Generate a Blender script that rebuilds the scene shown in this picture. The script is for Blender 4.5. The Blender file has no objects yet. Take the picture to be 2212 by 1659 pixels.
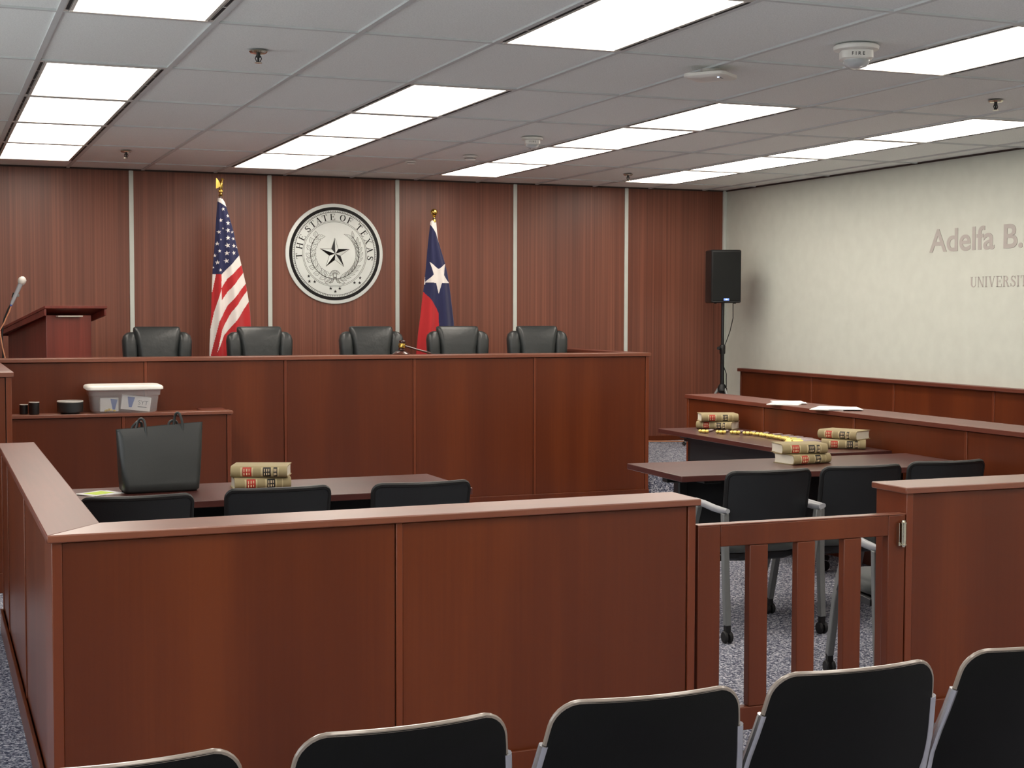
import bpy, bmesh, math, random
from mathutils import Matrix, Vector
random.seed(7)
SC = bpy.context.scene
COL = SC.collection
PI = math.pi

# ------------------------------------------------------------------ camera, world, exposure
cam_d = bpy.data.cameras.new('camera')
cam = bpy.data.objects.new('camera', cam_d)
COL.objects.link(cam)
SC.camera = cam
cam_d.sensor_width = 36.0
cam_d.lens = 3192.2 / 2212 * 36.0
cam_d.clip_end = 60
YAW, PITCH, ROLL = 0.377705, 0.0507578, -0.002403
_f = Vector((math.sin(YAW) * math.cos(PITCH), math.cos(YAW) * math.cos(PITCH), -math.sin(PITCH)))
_r = Vector((math.cos(YAW), -math.sin(YAW), 0))
_d = _f.cross(_r)
r_ = _r * math.cos(ROLL) + _d * math.sin(ROLL)
d_ = -_r * math.sin(ROLL) + _d * math.cos(ROLL)
m = Matrix.Identity(4)
for i in range(3):
    m[i][0] = r_[i]; m[i][1] = -d_[i]; m[i][2] = -_f[i]
m.translation = Vector((0, 0, 1.58))
cam.matrix_world = m

w = bpy.data.worlds.new('world'); SC.world = w; w.use_nodes = True
w.node_tree.nodes['Background'].inputs[0].default_value = (0.95, 0.98, 1, 1)
w.node_tree.nodes['Background'].inputs[1].default_value = 3.4
SC.view_settings.view_transform = 'Standard'
SC.view_settings.look = 'None'
SC.view_settings.exposure = 0.36
SC.view_settings.gamma = 1.0
SC.view_settings.use_curve_mapping = False
SC.cycles.max_bounces = 8
SC.cycles.diffuse_bounces = 5
SC.cycles.sample_clamp_indirect = 6
SC.cycles.caustics_reflective = False
SC.cycles.caustics_refractive = False
LAMP = 6.2          # strength of every ceiling lens

# ------------------------------------------------------------------ room numbers (metres)
ZC = 2.743
XL, XR, YF, YB = -1.7, 7.35, -3.2, 12.83
DAIS = 0.30

# ------------------------------------------------------------------ materials
def lin(c):
    return tuple(((v / 255) / 12.92 if v / 255 <= 0.04045 else ((v / 255 + 0.055) / 1.055) ** 2.4) for v in c) + (1,)

def mat(name, rgb, rough=0.5, metal=0.0, spec=0.5, coat=0.0, emit=None, bump=None, trans=0.0, alpha=1.0, sheen=0.0, coat_rough=0.1):
    M = bpy.data.materials.new(name); M.use_nodes = True
    nt = M.node_tree; b = nt.nodes['Principled BSDF']
    b.inputs['Base Color'].default_value = lin(rgb)
    b.inputs['Roughness'].default_value = rough
    b.inputs['Metallic'].default_value = metal
    b.inputs['Specular IOR Level'].default_value = spec
    b.inputs['Coat Weight'].default_value = coat
    b.inputs['Coat Roughness'].default_value = coat_rough
    b.inputs['Transmission Weight'].default_value = trans
    b.inputs['Alpha'].default_value = alpha
    b.inputs['Sheen Weight'].default_value = sheen
    if emit:
        b.inputs['Emission Color'].default_value = lin(emit[0])
        b.inputs['Emission Strength'].default_value = emit[1]
    # every material is procedural: a small noise varies the colour, an optional one the bump
    tc = nt.nodes.new('ShaderNodeTexCoord'); n = nt.nodes.new('ShaderNodeTexNoise')
    n.inputs['Scale'].default_value = 9
    mx = nt.nodes.new('ShaderNodeMix'); mx.data_type = 'RGBA'
    c = lin(rgb)
    mx.inputs[6].default_value = tuple(v * 0.93 for v in c[:3]) + (1,)
    mx.inputs[7].default_value = tuple(min(1, v * 1.06) for v in c[:3]) + (1,)
    nt.links.new(tc.outputs['Object'], n.inputs['Vector'])
    nt.links.new(n.outputs['Fac'], mx.inputs[0]); nt.links.new(mx.outputs[2], b.inputs['Base Color'])
    if bump:
        n2 = nt.nodes.new('ShaderNodeTexNoise'); n2.inputs['Scale'].default_value = bump[0]
        bp = nt.nodes.new('ShaderNodeBump'); bp.inputs['Strength'].default_value = bump[1]; bp.inputs['Distance'].default_value = 0.004
        nt.links.new(tc.outputs['Object'], n2.inputs['Vector']); nt.links.new(n2.outputs['Fac'], bp.inputs['Height'])
        nt.links.new(bp.outputs['Normal'], b.inputs['Normal'])
    return M

def wood(name, c0, c1, c2, scale=(5, 5, 0.35), fine=(70, 70, 1.6), rough=0.34, coat=0.15, fineamt=0.35, spec=0.5):
    M = bpy.data.materials.new(name); M.use_nodes = True
    nt = M.node_tree; b = nt.nodes['Principled BSDF']; L = nt.links.new
    tc = nt.nodes.new('ShaderNodeTexCoord')
    def noise(sc, det, dist=0.0):
        mp = nt.nodes.new('ShaderNodeMapping'); mp.inputs['Scale'].default_value = sc
        n = nt.nodes.new('ShaderNodeTexNoise'); n.inputs['Scale'].default_value = 1.0; n.inputs['Detail'].default_value = det
        n.inputs['Distortion'].default_value = dist
        L(tc.outputs['Object'], mp.inputs['Vector']); L(mp.outputs[0], n.inputs['Vector']); return n
    n1 = noise(scale, 3, 0.3); n2 = noise(fine, 4)
    rp = nt.nodes.new('ShaderNodeValToRGB')
    rp.color_ramp.elements[0].position = 0.32; rp.color_ramp.elements[0].color = lin(c0)
    rp.color_ramp.elements[1].position = 0.68; rp.color_ramp.elements[1].color = lin(c2)
    e = rp.color_ramp.elements.new(0.5); e.color = lin(c1)
    ad = nt.nodes.new('ShaderNodeMix'); ad.data_type = 'FLOAT'; ad.inputs[0].default_value = fineamt
    L(n1.outputs['Fac'], ad.inputs[2]); L(n2.outputs['Fac'], ad.inputs[3]); L(ad.outputs[0], rp.inputs['Fac'])
    L(rp.outputs['Color'], b.inputs['Base Color'])
    b.inputs['Roughness'].default_value = rough
    b.inputs['Coat Weight'].default_value = coat; b.inputs['Coat Roughness'].default_value = 0.32
    b.inputs['Specular IOR Level'].default_value = spec
    return M

M = {}
M['wood'] = wood('cherry_veneer', (83, 35, 15), (93, 41, 18), (107, 50, 22), scale=(3.2, 3.2, 0.3), fineamt=0.18, spec=0.35, coat=0.08)
M['stile'] = wood('cherry_veneer_edge', (98, 43, 21), (108, 50, 25), (118, 57, 29), scale=(3.2, 3.2, 0.3), fineamt=0.2, spec=0.4, coat=0.1)
M['woodx'] = wood('cherry_veneer_cap', (104, 48, 24), (116, 57, 30), (128, 66, 36), scale=(0.6, 7, 7), fine=(2, 60, 60), rough=0.42, coat=0.9)
M['woody'] = wood('cherry_veneer_cap_deep', (88, 40, 26), (100, 47, 32), (114, 56, 40), scale=(7, 0.6, 7), fine=(60, 2, 60), rough=0.45, coat=0.15)
M['wallwood'] = wood('striped_mahogany', (100, 56, 44), (120, 70, 54), (142, 86, 66), scale=(7, 7, 0.12), fine=(75, 75, 0.35), rough=0.42, coat=0.05, fineamt=0.62)
M['table'] = wood('table_laminate', (62, 30, 28), (76, 38, 34), (90, 48, 42), scale=(1.2, 6, 6), fine=(3, 50, 50), rough=0.3, coat=0.2)
M['dark_wood'] = wood('dark_polished_wood', (40, 14, 10), (56, 20, 14), (70, 28, 18), rough=0.15, coat=0.8)
M['lectern'] = wood('lectern_mahogany', (92, 38, 34), (110, 46, 38), (126, 56, 46), scale=(9, 9, 0.4), rough=0.35)
M['cream'] = mat('cream_wall_paint', (205, 209, 200), 0.85, bump=(260, 0.15))
M['strip'] = mat('white_wall_strip', (206, 212, 206), 0.45)
M['grid'] = mat('ceiling_grid_paint', (204, 208, 208), 0.5)
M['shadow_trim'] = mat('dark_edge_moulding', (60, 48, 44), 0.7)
M['white'] = mat('white_plastic', (228, 226, 220), 0.4)
M['white_matte'] = mat('white_enamel', (205, 200, 194), 0.5)
M['paper'] = mat('paper', (240, 240, 238), 0.8)
M['sticky'] = mat('yellow_green_note', (206, 232, 84), 0.7)
M['black'] = mat('black_plastic', (15, 16, 18), 0.45, bump=(500, 0.08))
M['black_metal'] = mat('black_metal', (14, 15, 18), 0.4)
M['rubber'] = mat('black_rubber', (12, 12, 13), 0.6)
M['shell'] = mat('chair_shell_black', (5, 5, 6), 0.6, spec=0.2, bump=(700, 0.12))
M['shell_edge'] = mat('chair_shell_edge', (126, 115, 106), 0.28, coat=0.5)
M['chrome'] = mat('brushed_chrome', (205, 205, 210), 0.22, metal=1)
M['greyleg'] = mat('grey_powder_coat', (128, 130, 130), 0.4, metal=0.25)
M['greyarm'] = mat('grey_arm_plastic', (150, 152, 158), 0.35)
M['meshback'] = mat('black_chair_back', (26, 29, 33), 0.5, bump=(420, 0.1))
M['seat'] = mat('charcoal_seat_fabric', (58, 62, 62), 0.85, bump=(300, 0.2), sheen=0.2)
M['leather'] = mat('black_leather', (42, 46, 47), 0.36, bump=(26, 0.55), coat=0.05)
M['bag'] = mat('black_pebbled_leather', (42, 45, 45), 0.42, bump=(420, 0.1))
M['gold'] = mat('polished_brass', (222, 186, 96), 0.2, metal=1)
M['goldp'] = mat('gold_plating', (236, 212, 120), 0.3, metal=0.6)
M['silver'] = mat('satin_silver', (242, 249, 246), 0.35)
M['silver_pen'] = mat('pale_pen_barrel', (190, 176, 176), 0.3)
M['ink'] = mat('black_enamel', (10, 7, 9), 0.4, spec=0.3)
M['thinink'] = mat('grey_engraving', (92, 94, 88), 0.5)
M['letter'] = mat('brushed_grey_letter', (178, 172, 168), 0.5)
M['nickel'] = mat('satin_nickel', (214, 208, 190), 0.22, metal=1)
M['grille'] = mat('speaker_grille', (13, 16, 16), 0.65, spec=0.3, bump=(900, 0.2))
M['flag_blue'] = mat('flag_blue', (26, 30, 74), 0.8, sheen=0.2)
M['flag_red'] = mat('flag_red', (184, 30, 36), 0.8, sheen=0.2)
M['flag_white'] = mat('flag_white', (232, 226, 222), 0.8, sheen=0.2)
M['tan'] = mat('tan_buckram', (156, 141, 104), 0.7, bump=(500, 0.1))
M['band'] = mat('spine_band', (196, 180, 140), 0.6)
M['pages'] = mat('book_pages', (226, 220, 204), 0.85)
M['redlab'] = mat('red_spine_label', (178, 48, 34), 0.5)
M['blklab'] = mat('black_spine_label', (26, 22, 20), 0.5)
M['giltline'] = mat('gilt_print', (222, 200, 160), 0.45)
M['orange'] = mat('orange_cord', (198, 138, 106), 0.5)
M['bluecloth'] = mat('blue_print', (70, 100, 180), 0.7)
M['greyprint'] = mat('grey_print', (130, 136, 140), 0.7)
M['darkbowl'] = mat('charcoal_bowl', (44, 46, 46), 0.4)
M['slot'] = mat('dark_slot', (26, 22, 22), 0.8)
M['lens_dome'] = mat('clear_strobe_lens', (225, 230, 232), 0.1, trans=0.5)
M['glass'] = mat('window_glass', (240, 245, 250), 0.0, alpha=0.12)
M['tub'] = mat('clear_plastic_tub', (225, 228, 230), 0.2, alpha=0.26)
M['led'] = mat('blue_white_led', (150, 190, 255), 0.4, emit=((170, 200, 255), 4))
M['led_dim'] = mat('blue_badge_light', (60, 80, 150), 0.4, emit=((120, 150, 255), 1.2))
M['panel_light'] = mat('lit_light_lens', (250, 250, 245), 0.5, emit=((255, 245, 231), LAMP * 1.04))

def carpet():
    X = bpy.data.materials.new('heather_carpet'); X.use_nodes = True
    nt = X.node_tree; b = nt.nodes['Principled BSDF']; L = nt.links.new
    tc = nt.nodes.new('ShaderNodeTexCoord')
    n = nt.nodes.new('ShaderNodeTexNoise'); n.inputs['Scale'].default_value = 75; n.inputs['Detail'].default_value = 2.5; n.inputs['Distortion'].default_value = 1.2
    rp = nt.nodes.new('ShaderNodeValToRGB')
    E_ = rp.color_ramp.elements
    E_[0].position = 0.38; E_[0].color = lin((62, 66, 84)); E_[1].position = 0.62; E_[1].color = lin((206, 206, 214))
    e = E_.new(0.5); e.color = lin((118, 122, 138))
    L(tc.outputs['Object'], n.inputs['Vector']); L(n.outputs['Fac'], rp.inputs['Fac']); L(rp.outputs['Color'], b.inputs['Base Color'])
    b.inputs['Roughness'].default_value = 0.95; b.inputs['Specular IOR Level'].default_value = 0.1
    bp = nt.nodes.new('ShaderNodeBump'); bp.inputs['Strength'].default_value = 0.6; bp.inputs['Distance'].default_value = 0.006
    L(n.outputs['Fac'], bp.inputs['Height']); L(bp.outputs['Normal'], b.inputs['Normal'])
    return X
M['carpet'] = carpet()

def tilemat():
    X = bpy.data.materials.new('ceiling_tile'); X.use_nodes = True
    nt = X.node_tree; b = nt.nodes['Principled BSDF']; L = nt.links.new
    tc = nt.nodes.new('ShaderNodeTexCoord')
    n = nt.nodes.new('ShaderNodeTexNoise'); n.inputs['Scale'].default_value = 160; n.inputs['Detail'].default_value = 3
    rp = nt.nodes.new('ShaderNodeValToRGB')
    rp.color_ramp.elements[0].position = 0.3; rp.color_ramp.elements[0].color = lin((228, 232, 230))
    rp.color_ramp.elements[1].position = 0.6; rp.color_ramp.elements[1].color = lin((242, 246, 244))
    L(tc.outputs['Object'], n.inputs['Vector']); L(n.outputs['Fac'], rp.inputs['Fac']); L(rp.outputs['Color'], b.inputs['Base Color'])
    b.inputs['Roughness'].default_value = 0.95; b.inputs['Specular IOR Level'].default_value = 0.1
    return X
M['tile'] = tilemat()

# ------------------------------------------------------------------ mesh helpers
class MB:
    def __init__(s):
        s.v = []; s.f = []; s.mi = []; s.T = Matrix.Identity(4); s.m = 0
    def add(s, vs, fs):
        b = len(s.v)
        s.v += [tuple(s.T @ Vector(p)) for p in vs]
        s.f += [tuple(b + i for i in f) for f in fs]; s.mi += [s.m] * len(fs)
        return s
    def box(s, x0, x1, y0, y1, z0, z1):
        return s.add([(x0, y0, z0), (x1, y0, z0), (x1, y1, z0), (x0, y1, z0), (x0, y0, z1), (x1, y0, z1), (x1, y1, z1), (x0, y1, z1)],
                     [(3, 2, 1, 0), (4, 5, 6, 7), (0, 1, 5, 4), (1, 2, 6, 5), (2, 3, 7, 6), (3, 0, 4, 7)])
    def loft(s, rings, cap=True, closed=True):
        n = len(rings[0]); vs = [p for r in rings for p in r]; fs = []
        for k in range(len(rings) - 1):
            for i in range(n if closed else n - 1):
                j = (i + 1) % n
                fs.append((k * n + i, k * n + j, (k + 1) * n + j, (k + 1) * n + i))
        if cap and closed:
            fs.append(tuple(range(n))[::-1]); fs.append(tuple((len(rings) - 1) * n + i for i in range(n)))
        return s.add(vs, fs)
    def tube(s, pts, r, n=10, flat=1.0):
        pts = [Vector(p) for p in pts]; rings = []
        rr = r if isinstance(r, (list, tuple)) else [r] * len(pts)
        t0 = (pts[1] - pts[0]).normalized()
        up = Vector((0, 0, 1)) if abs(t0.z) < 0.9 else Vector((1, 0, 0))
        a = t0.cross(up).normalized()
        for i, p in enumerate(pts):
            t = (pts[min(i + 1, len(pts) - 1)] - pts[max(i - 1, 0)]).normalized()
            a = (a - t * a.dot(t)).normalized(); b = t.cross(a)
            rings.append([tuple(p + a * (rr[i] * math.cos(2 * PI * k / n)) + b * (rr[i] * flat * math.sin(2 * PI * k / n))) for k in range(n)])
        return s.loft(rings)
    def bar(s, pts, wx, wy):                              # rectangular bar, section wx (local x) by wy
        rings = []
        pts = [Vector(p) for p in pts]
        for i, p in enumerate(pts):
            t = (pts[min(i + 1, len(pts) - 1)] - pts[max(i - 1, 0)]).normalized()
            a = Vector((1, 0, 0)); a = (a - t * a.dot(t)).normalized(); b = t.cross(a)
            rings.append([tuple(p + a * sx * wx / 2 + b * sy * wy / 2) for sx, sy in ((-1, -1), (1, -1), (1, 1), (-1, 1))])
        return s.loft(rings)
    def lathe(s, prof, c=(0, 0, 0), n=28, axis='z'):
        rings = []
        for r, h in prof:
            r = max(r, 1e-5); ring = []
            for k in range(n):
                x, y = r * math.cos(2 * PI * k / n), r * math.sin(2 * PI * k / n)
                if axis == 'z': p = (c[0] + x, c[1] + y, c[2] + h)
                elif axis == 'y': p = (c[0] + x, c[1] + h, c[2] + y)
                else: p = (c[0] + h, c[1] + x, c[2] + y)
                ring.append(p)
            rings.append(ring)
        return s.loft(rings)
    def prism(s, poly, z0, z1):
        return s.loft([[(x, y, z0) for x, y in poly], [(x, y, z1) for x, y in poly]])
    def build(s, name, mats, parent=None, bevel=0, seg=2, smooth=35, sub=0):
        me = bpy.data.meshes.new(name); me.from_pydata(s.v, [], s.f)
        ms = mats if isinstance(mats, (list, tuple)) else [mats]
        for x in ms: me.materials.append(x)
        if len(ms) > 1: me.polygons.foreach_set('material_index', s.mi)
        bm = bmesh.new(); bm.from_mesh(me); bmesh.ops.recalc_face_normals(bm, faces=bm.faces); bm.to_mesh(me); bm.free()
        me.update()
        if smooth:
            me.polygons.foreach_set('use_smooth', [True] * len(me.polygons)); me.set_sharp_from_angle(angle=math.radians(smooth))
        o = bpy.data.objects.new(name, me); COL.objects.link(o)
        if parent: o.parent = parent
        if bevel:
            b = o.modifiers.new('bevel', 'BEVEL'); b.width = bevel; b.segments = seg; b.limit_method = 'ANGLE'; b.angle_limit = math.radians(40)
        if sub:
            q = o.modifiers.new('sub', 'SUBSURF'); q.levels = sub; q.render_levels = sub
        return o

def thing(name, label, cat, loc=(0, 0, 0), rz=0.0, group=None):
    o = bpy.data.objects.new(name, None); o.empty_display_size = 0.1; COL.objects.link(o)
    o.location = loc; o.rotation_euler = (0, 0, rz); o['label'] = label; o['category'] = cat
    if group: o['group'] = group
    return o
def tag(o, label, cat, group=None):
    o['label'] = label; o['category'] = cat
    if group: o['group'] = group
    return o
def struct(o):
    o['kind'] = 'structure'; return o
def dup(o, loc, rz, label, group=None):
    def cp(x, par):
        c = x.copy(); COL.objects.link(c)
        if par: c.parent = par
        for ch in list(x.children): cp(ch, c)
        return c
    r = cp(o, None); r.location = loc; r.rotation_euler = (0, 0, rz); r['label'] = label
    if group: r['group'] = group
    return r
def rrect(hx, hy, r, z, cx=0, cy=0, n=5):
    r = min(r, hx * 0.999, hy * 0.999); out = []
    for sx, sy, a0 in ((1, 1, 0), (-1, 1, 90), (-1, -1, 180), (1, -1, 270)):
        for k in range(n + 1):
            a = math.radians(a0 + 90 * k / n)
            out.append((cx + sx * (hx - r) + r * math.cos(a), cy + sy * (hy - r) + r * math.sin(a), z))
    return out
def lerp(pts, x):                                         # piecewise linear with extrapolation
    for i in range(len(pts) - 1):
        if x <= pts[i + 1][0] or i == len(pts) - 2:
            (a, b), (c, d) = pts[i], pts[i + 1]
            return b + (d - b) * (x - a) / (c - a)
def txt(body, size, material, mtx, name, parent=None, extrude=0.001, offset=0.0, align='LEFT', sx=1.0):
    cu = bpy.data.curves.new(name, 'FONT'); cu.body = body; cu.size = size; cu.extrude = extrude; cu.offset = offset; cu.align_x = align
    t = bpy.data.objects.new(name + '_tmp', cu); COL.objects.link(t)
    bpy.context.view_layer.update()
    me = bpy.data.meshes.new_from_object(t.evaluated_get(bpy.context.evaluated_depsgraph_get()))
    bpy.data.objects.remove(t); bpy.data.curves.remove(cu)
    me.transform(mtx @ Matrix.Diagonal((sx, 1, 1, 1))); me.name = name
    me.materials.clear(); me.materials.append(material)
    o = bpy.data.objects.new(name, me); COL.objects.link(o)
    if parent: o.parent = parent
    return o
def frame(o, x, y):                                       # matrix whose x,y axes are the given world vectors
    x = Vector(x).normalized(); y = Vector(y).normalized(); z = x.cross(y); q = Matrix.Identity(4)
    for i in range(3): q[i][0] = x[i]; q[i][1] = y[i]; q[i][2] = z[i]; q[i][3] = o[i]
    return q
ORD = ['first', 'second', 'third', 'fourth', 'fifth', 'sixth', 'seventh', 'eighth', 'ninth', 'tenth', 'eleventh', 'twelfth', 'thirteenth', 'fourteenth', 'fifteenth']

# ------------------------------------------------------------------ serif letters as strokes in a unit-high box
def serif(ch):
    t, n, q = 0.17, 0.05, 0.07; P = []
    R = lambda x0, x1, y0, y1: P.append([(x0, y0), (x1, y0), (x1, y1), (x0, y1)])
    def D(x0, x1, wd):                                    # slanted stroke from (x0,0) to (x1,1)
        P.append([(x0 - wd / 2, 0), (x0 + wd / 2, 0), (x1 + wd / 2, 1), (x1 - wd / 2, 1)])
    def stem(x, thick=t, top=True, bot=True):
        R(x, x + thick, 0, 1)
        if top: R(x - q, x + thick + q, 1 - n, 1)
        if bot: R(x - q, x + thick + q, 0, n)
    def ribbon(fn, th, N=22):
        pts = [fn(i / N) for i in range(N + 1)]; e = []
        for i, (x, y) in enumerate(pts):
            a = pts[max(i - 1, 0)]; b = pts[min(i + 1, N)]; dx, dy = b[0] - a[0], b[1] - a[1]; l = math.hypot(dx, dy) or 1
            h = th(i / N) / 2; e.append(((x - dy / l * h, y + dx / l * h), (x + dy / l * h, y - dx / l * h)))
        for i in range(N): P.append([e[i][0], e[i][1], e[i + 1][1], e[i + 1][0]])
    if ch == 'T': stem(0.33, top=False); R(0, 0.83, 1 - n, 1); R(0, n, 0.74, 1); R(0.83 - n, 0.83, 0.74, 1); w = 0.83
    elif ch == 'H': stem(0.08); stem(0.68); R(0.2, 0.7, 0.49, 0.54); w = 0.93
    elif ch in 'EF':
        stem(0.08); R(0.2, 0.7, 1 - n, 1); R(0.7, 0.7 + n, 0.76, 1); R(0.2, 0.52, 0.5, 0.55); R(0.5, 0.5 + n, 0.4, 0.65); w = 0.78
        if ch == 'E': R(0.2, 0.72, 0, n); R(0.72, 0.72 + n, 0, 0.26)
    elif ch == 'A': D(0.12, 0.45, n); D(0.72, 0.43, t); R(0.22, 0.62, 0.3, 0.35); R(0, 0.25, 0, n); R(0.55, 0.9, 0, n); w = 0.9
    elif ch == 'V': D(0.46, 0.15, t); D(0.46, 0.8, n); R(0, 0.32, 1 - n, 1); R(0.68, 0.92, 1 - n, 1); w = 0.92
    elif ch == 'X': D(0.7, 0.18, t); D(0.14, 0.72, n); R(0, 0.34, 1 - n, 1); R(0.6, 0.86, 1 - n, 1); R(0, 0.27, 0, n); R(0.53, 0.88, 0, n); w = 0.88
    elif ch == 'Y': R(0.36, 0.36 + t, 0, 0.5); P.append([(0.36, 0.5), (0.36 + t, 0.5), (0.27, 1), (0.09, 1)]); P.append([(0.42, 0.5), (0.5, 0.5), (0.8, 1), (0.75, 1)]); R(0, 0.32, 1 - n, 1); R(0.65, 0.88, 1 - n, 1); R(0.28, 0.62, 0, n); w = 0.88
    elif ch == 'N': stem(0.08, n + 0.02); stem(0.76, n + 0.02, bot=False); D(0.78, 0.12, t); w = 0.92
    elif ch == 'I': stem(0.08); w = 0.34
    elif ch == 'U': ribbon(lambda s: (0.16 + 0.6 * s if False else 0.45 - 0.3 * math.cos(PI * s), 0.3 - 0.27 * math.sin(PI * s)), lambda s: t * (1 - s) + n * s); R(0.07, 0.07 + t, 0.3, 1); R(0.725, 0.725 + n, 0.3, 1); R(0, 0.32, 1 - n, 1); R(0.63, 0.87, 1 - n, 1); w = 0.87
    elif ch == 'O': ribbon(lambda s: (0.46 + 0.38 * math.cos(2 * PI * s), 0.5 + 0.48 * math.sin(2 * PI * s)), lambda s: n + (t - n) * abs(math.cos(2 * PI * s)) ** 1.3, 36); w = 0.92
    elif ch == 'S':
        K = [(0.62, 0.8), (0.5, 0.95), (0.32, 0.97), (0.15, 0.86), (0.14, 0.7), (0.28, 0.58), (0.5, 0.46), (0.62, 0.33), (0.6, 0.14), (0.42, 0.03), (0.2, 0.06), (0.08, 0.24)]
        def fs(s):
            u = s * (len(K) - 1); i = min(int(u), len(K) - 2); f = u - i
            return (K[i][0] + (K[i + 1][0] - K[i][0]) * f, K[i][1] + (K[i + 1][1] - K[i][1]) * f)
        ribbon(fs, lambda s: n + (t - n) * math.sin(PI * s) ** 2); R(0.62, 0.62 + n, 0.7, 0.98); R(0.04, 0.04 + n, 0.02, 0.32); w = 0.72
    elif ch == 'R': stem(0.08); ribbon(lambda s: (0.2 + 0.42 * math.sin(PI * s) if True else 0, 0.75 + 0.225 * math.cos(PI * s)), lambda s: n + (t - n) * math.sin(PI * s)); P.append([(0.38, 0.52), (0.52, 0.52), (0.84, 0), (0.66, 0)]); R(0.64, 0.9, 0, n); w = 0.88
    else: w = 0.4
    return w, P

# ------------------------------------------------------------------ ROOM
def room():
    struct(MB().box(XL - 0.2, XR + 0.2, YF - 0.2, YB + 0.2, -0.12, 0).build('floor', M['carpet'], smooth=0))
    struct(MB().box(XL - 0.2, XR + 0.2, YF - 0.2, YB + 0.2, ZC + 0.006, ZC + 0.2).build('ceiling', M['tile'], smooth=0))
    struct(MB().box(XL - 0.2, XR, YB, YB + 0.2, 0, ZC + 0.006).build('wall_back', M['wallwood'], smooth=0))
    struct(MB().box(XR, XR + 0.2, YF - 0.2, YB + 0.2, 0, ZC + 0.006).build('wall_right', M['cream'], smooth=0))
    q = MB()                                              # left wall, out of view; its windows are added to brighten the ceiling
    q.box(XL - 0.2, XL, YF - 0.2, YB, 0, 0.85).box(XL - 0.2, XL, YF - 0.2, YB, 2.45, ZC + 0.006)
    ys = [YF - 0.2, -2.6, -0.6, 0.0, 2.0, 2.6, 4.6, 5.2, 7.2, YB]
    for a, b in zip(ys[::2], ys[1::2]): q.box(XL - 0.2, XL, a, b, 0.85, 2.45)
    struct(q.build('wall_left', M['cream'], smooth=0))
    for k, (a, b) in enumerate(zip(ys[1:-1:2], ys[2:-1:2])):
        w_ = struct(MB().box(XL - 0.11, XL - 0.105, a, b, 0.85, 2.45).build('window_%d' % (k + 1), M['glass'], smooth=0))
        f = MB()
        for y in (a, (a + b) / 2 - 0.02, b - 0.04): f.box(XL - 0.13, XL - 0.085, y, y + 0.04, 0.85, 2.45)
        f.box(XL - 0.13, XL - 0.085, a, b, 0.85, 0.89); f.box(XL - 0.13, XL - 0.085, a, b, 2.41, 2.45)
        f.build('window_frame', M['white'], w_, smooth=0)
        li = bpy.data.lights.new('window_portal', 'AREA'); li.shape = 'RECTANGLE'; li.size = b - a; li.size_y = 1.6; li.cycles.is_portal = True
        lo = bpy.data.objects.new('window_portal', li); COL.objects.link(lo)
        lo.matrix_world = Matrix.Translation((XL - 0.15, (a + b) / 2, 1.65)) @ frame((0, 0, 0), (0, 1, 0), (0, 0, 1))

    struct(MB().box(XL, XR, YF - 0.2, YF, 0, ZC + 0.006).build('wall_front', M['cream'], smooth=0))
    struct(MB().box(XL, XR, 10.86, YB, 0.0005, DAIS).build('dais_platform', M['carpet'], bevel=0.012))
    n = 1
    for x in (0.45, 1.630, 2.808, 3.971, 5.115, 6.264):
        struct(MB().box(x - 0.019, x + 0.019, YB - 0.012, YB, DAIS, ZC).build('trim_%d' % n, M['strip'], bevel=0.003)); n += 1
    struct(MB().box(XR - 0.035, XR - 0.001, YB - 0.03, YB - 0.001, DAIS, ZC).build('trim_%d' % n, M['strip'], bevel=0.004)); n += 1
    # dark moulding where the walls meet the ceiling
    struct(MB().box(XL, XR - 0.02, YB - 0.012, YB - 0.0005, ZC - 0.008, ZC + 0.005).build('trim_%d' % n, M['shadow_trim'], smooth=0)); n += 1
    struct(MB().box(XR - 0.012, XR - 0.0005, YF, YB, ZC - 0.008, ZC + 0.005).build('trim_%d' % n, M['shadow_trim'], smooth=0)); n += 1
    struct(MB().box(5.6, XR - 0.04, YB - 0.014, YB - 0.0005, DAIS, DAIS + 0.05).build('baseboard_back', M['wood'], bevel=0.003))
    # ceiling grid
    g = MB()
    for x in XG:
        if XL < x < XR: g.box(x - 0.012, x + 0.012, YF, YB, ZC - 0.003, ZC + 0.007)
    for y in YG:
        if YF < y < YB: g.box(XL, XR, y - 0.0115, y + 0.0115, ZC - 0.0024, ZC + 0.007)
    struct(g.build('trim_%d' % n, M['grid'], smooth=0)); n += 1
    # wainscot of the jury box's back row, fixed to the right wall
    wl = struct(thing('trim_%d' % n, '', '')); del wl['label']; del wl['category']
    x = XR - 0.05
    pan = [12.42, 11.20, 10.0, 8.79, 7.58, 6.37, 5.16, 4.0]
    for a, b in zip(pan, pan[1:]):
        MB().box(x + 0.006, XR - 0.001, b + 0.004, a - 0.004, 0.001, 0.985).build('panel', M['wood'], wl, bevel=0.002)
        MB().box(x, XR - 0.002, b - 0.012, b + 0.012, 0.001, 0.985).build('stile', M['stile'], wl, bevel=0.002)
    MB().box(x, XR - 0.002, 12.41, 12.43, 0.001, 0.985).build('stile', M['wood'], wl, bevel=0.002)
    MB().box(x - 0.03, XR - 0.0015, 3.99, 12.44, 0.985, 1.015).build('cap', M['woody'], wl, bevel=0.004)
_c = [0.814, 2.64, 4.44, 6.21]
def xline(i):                                             # tile line i; lamp column k lies at index 3k+0.5
    return lerp([(3 * k + 0.5, _c[k]) for k in range(4)], i)
XG = [xline(i) for i in range(-5, 13)]
YG = [12.25 - 1.2285 * k for k in range(14)] 

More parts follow.
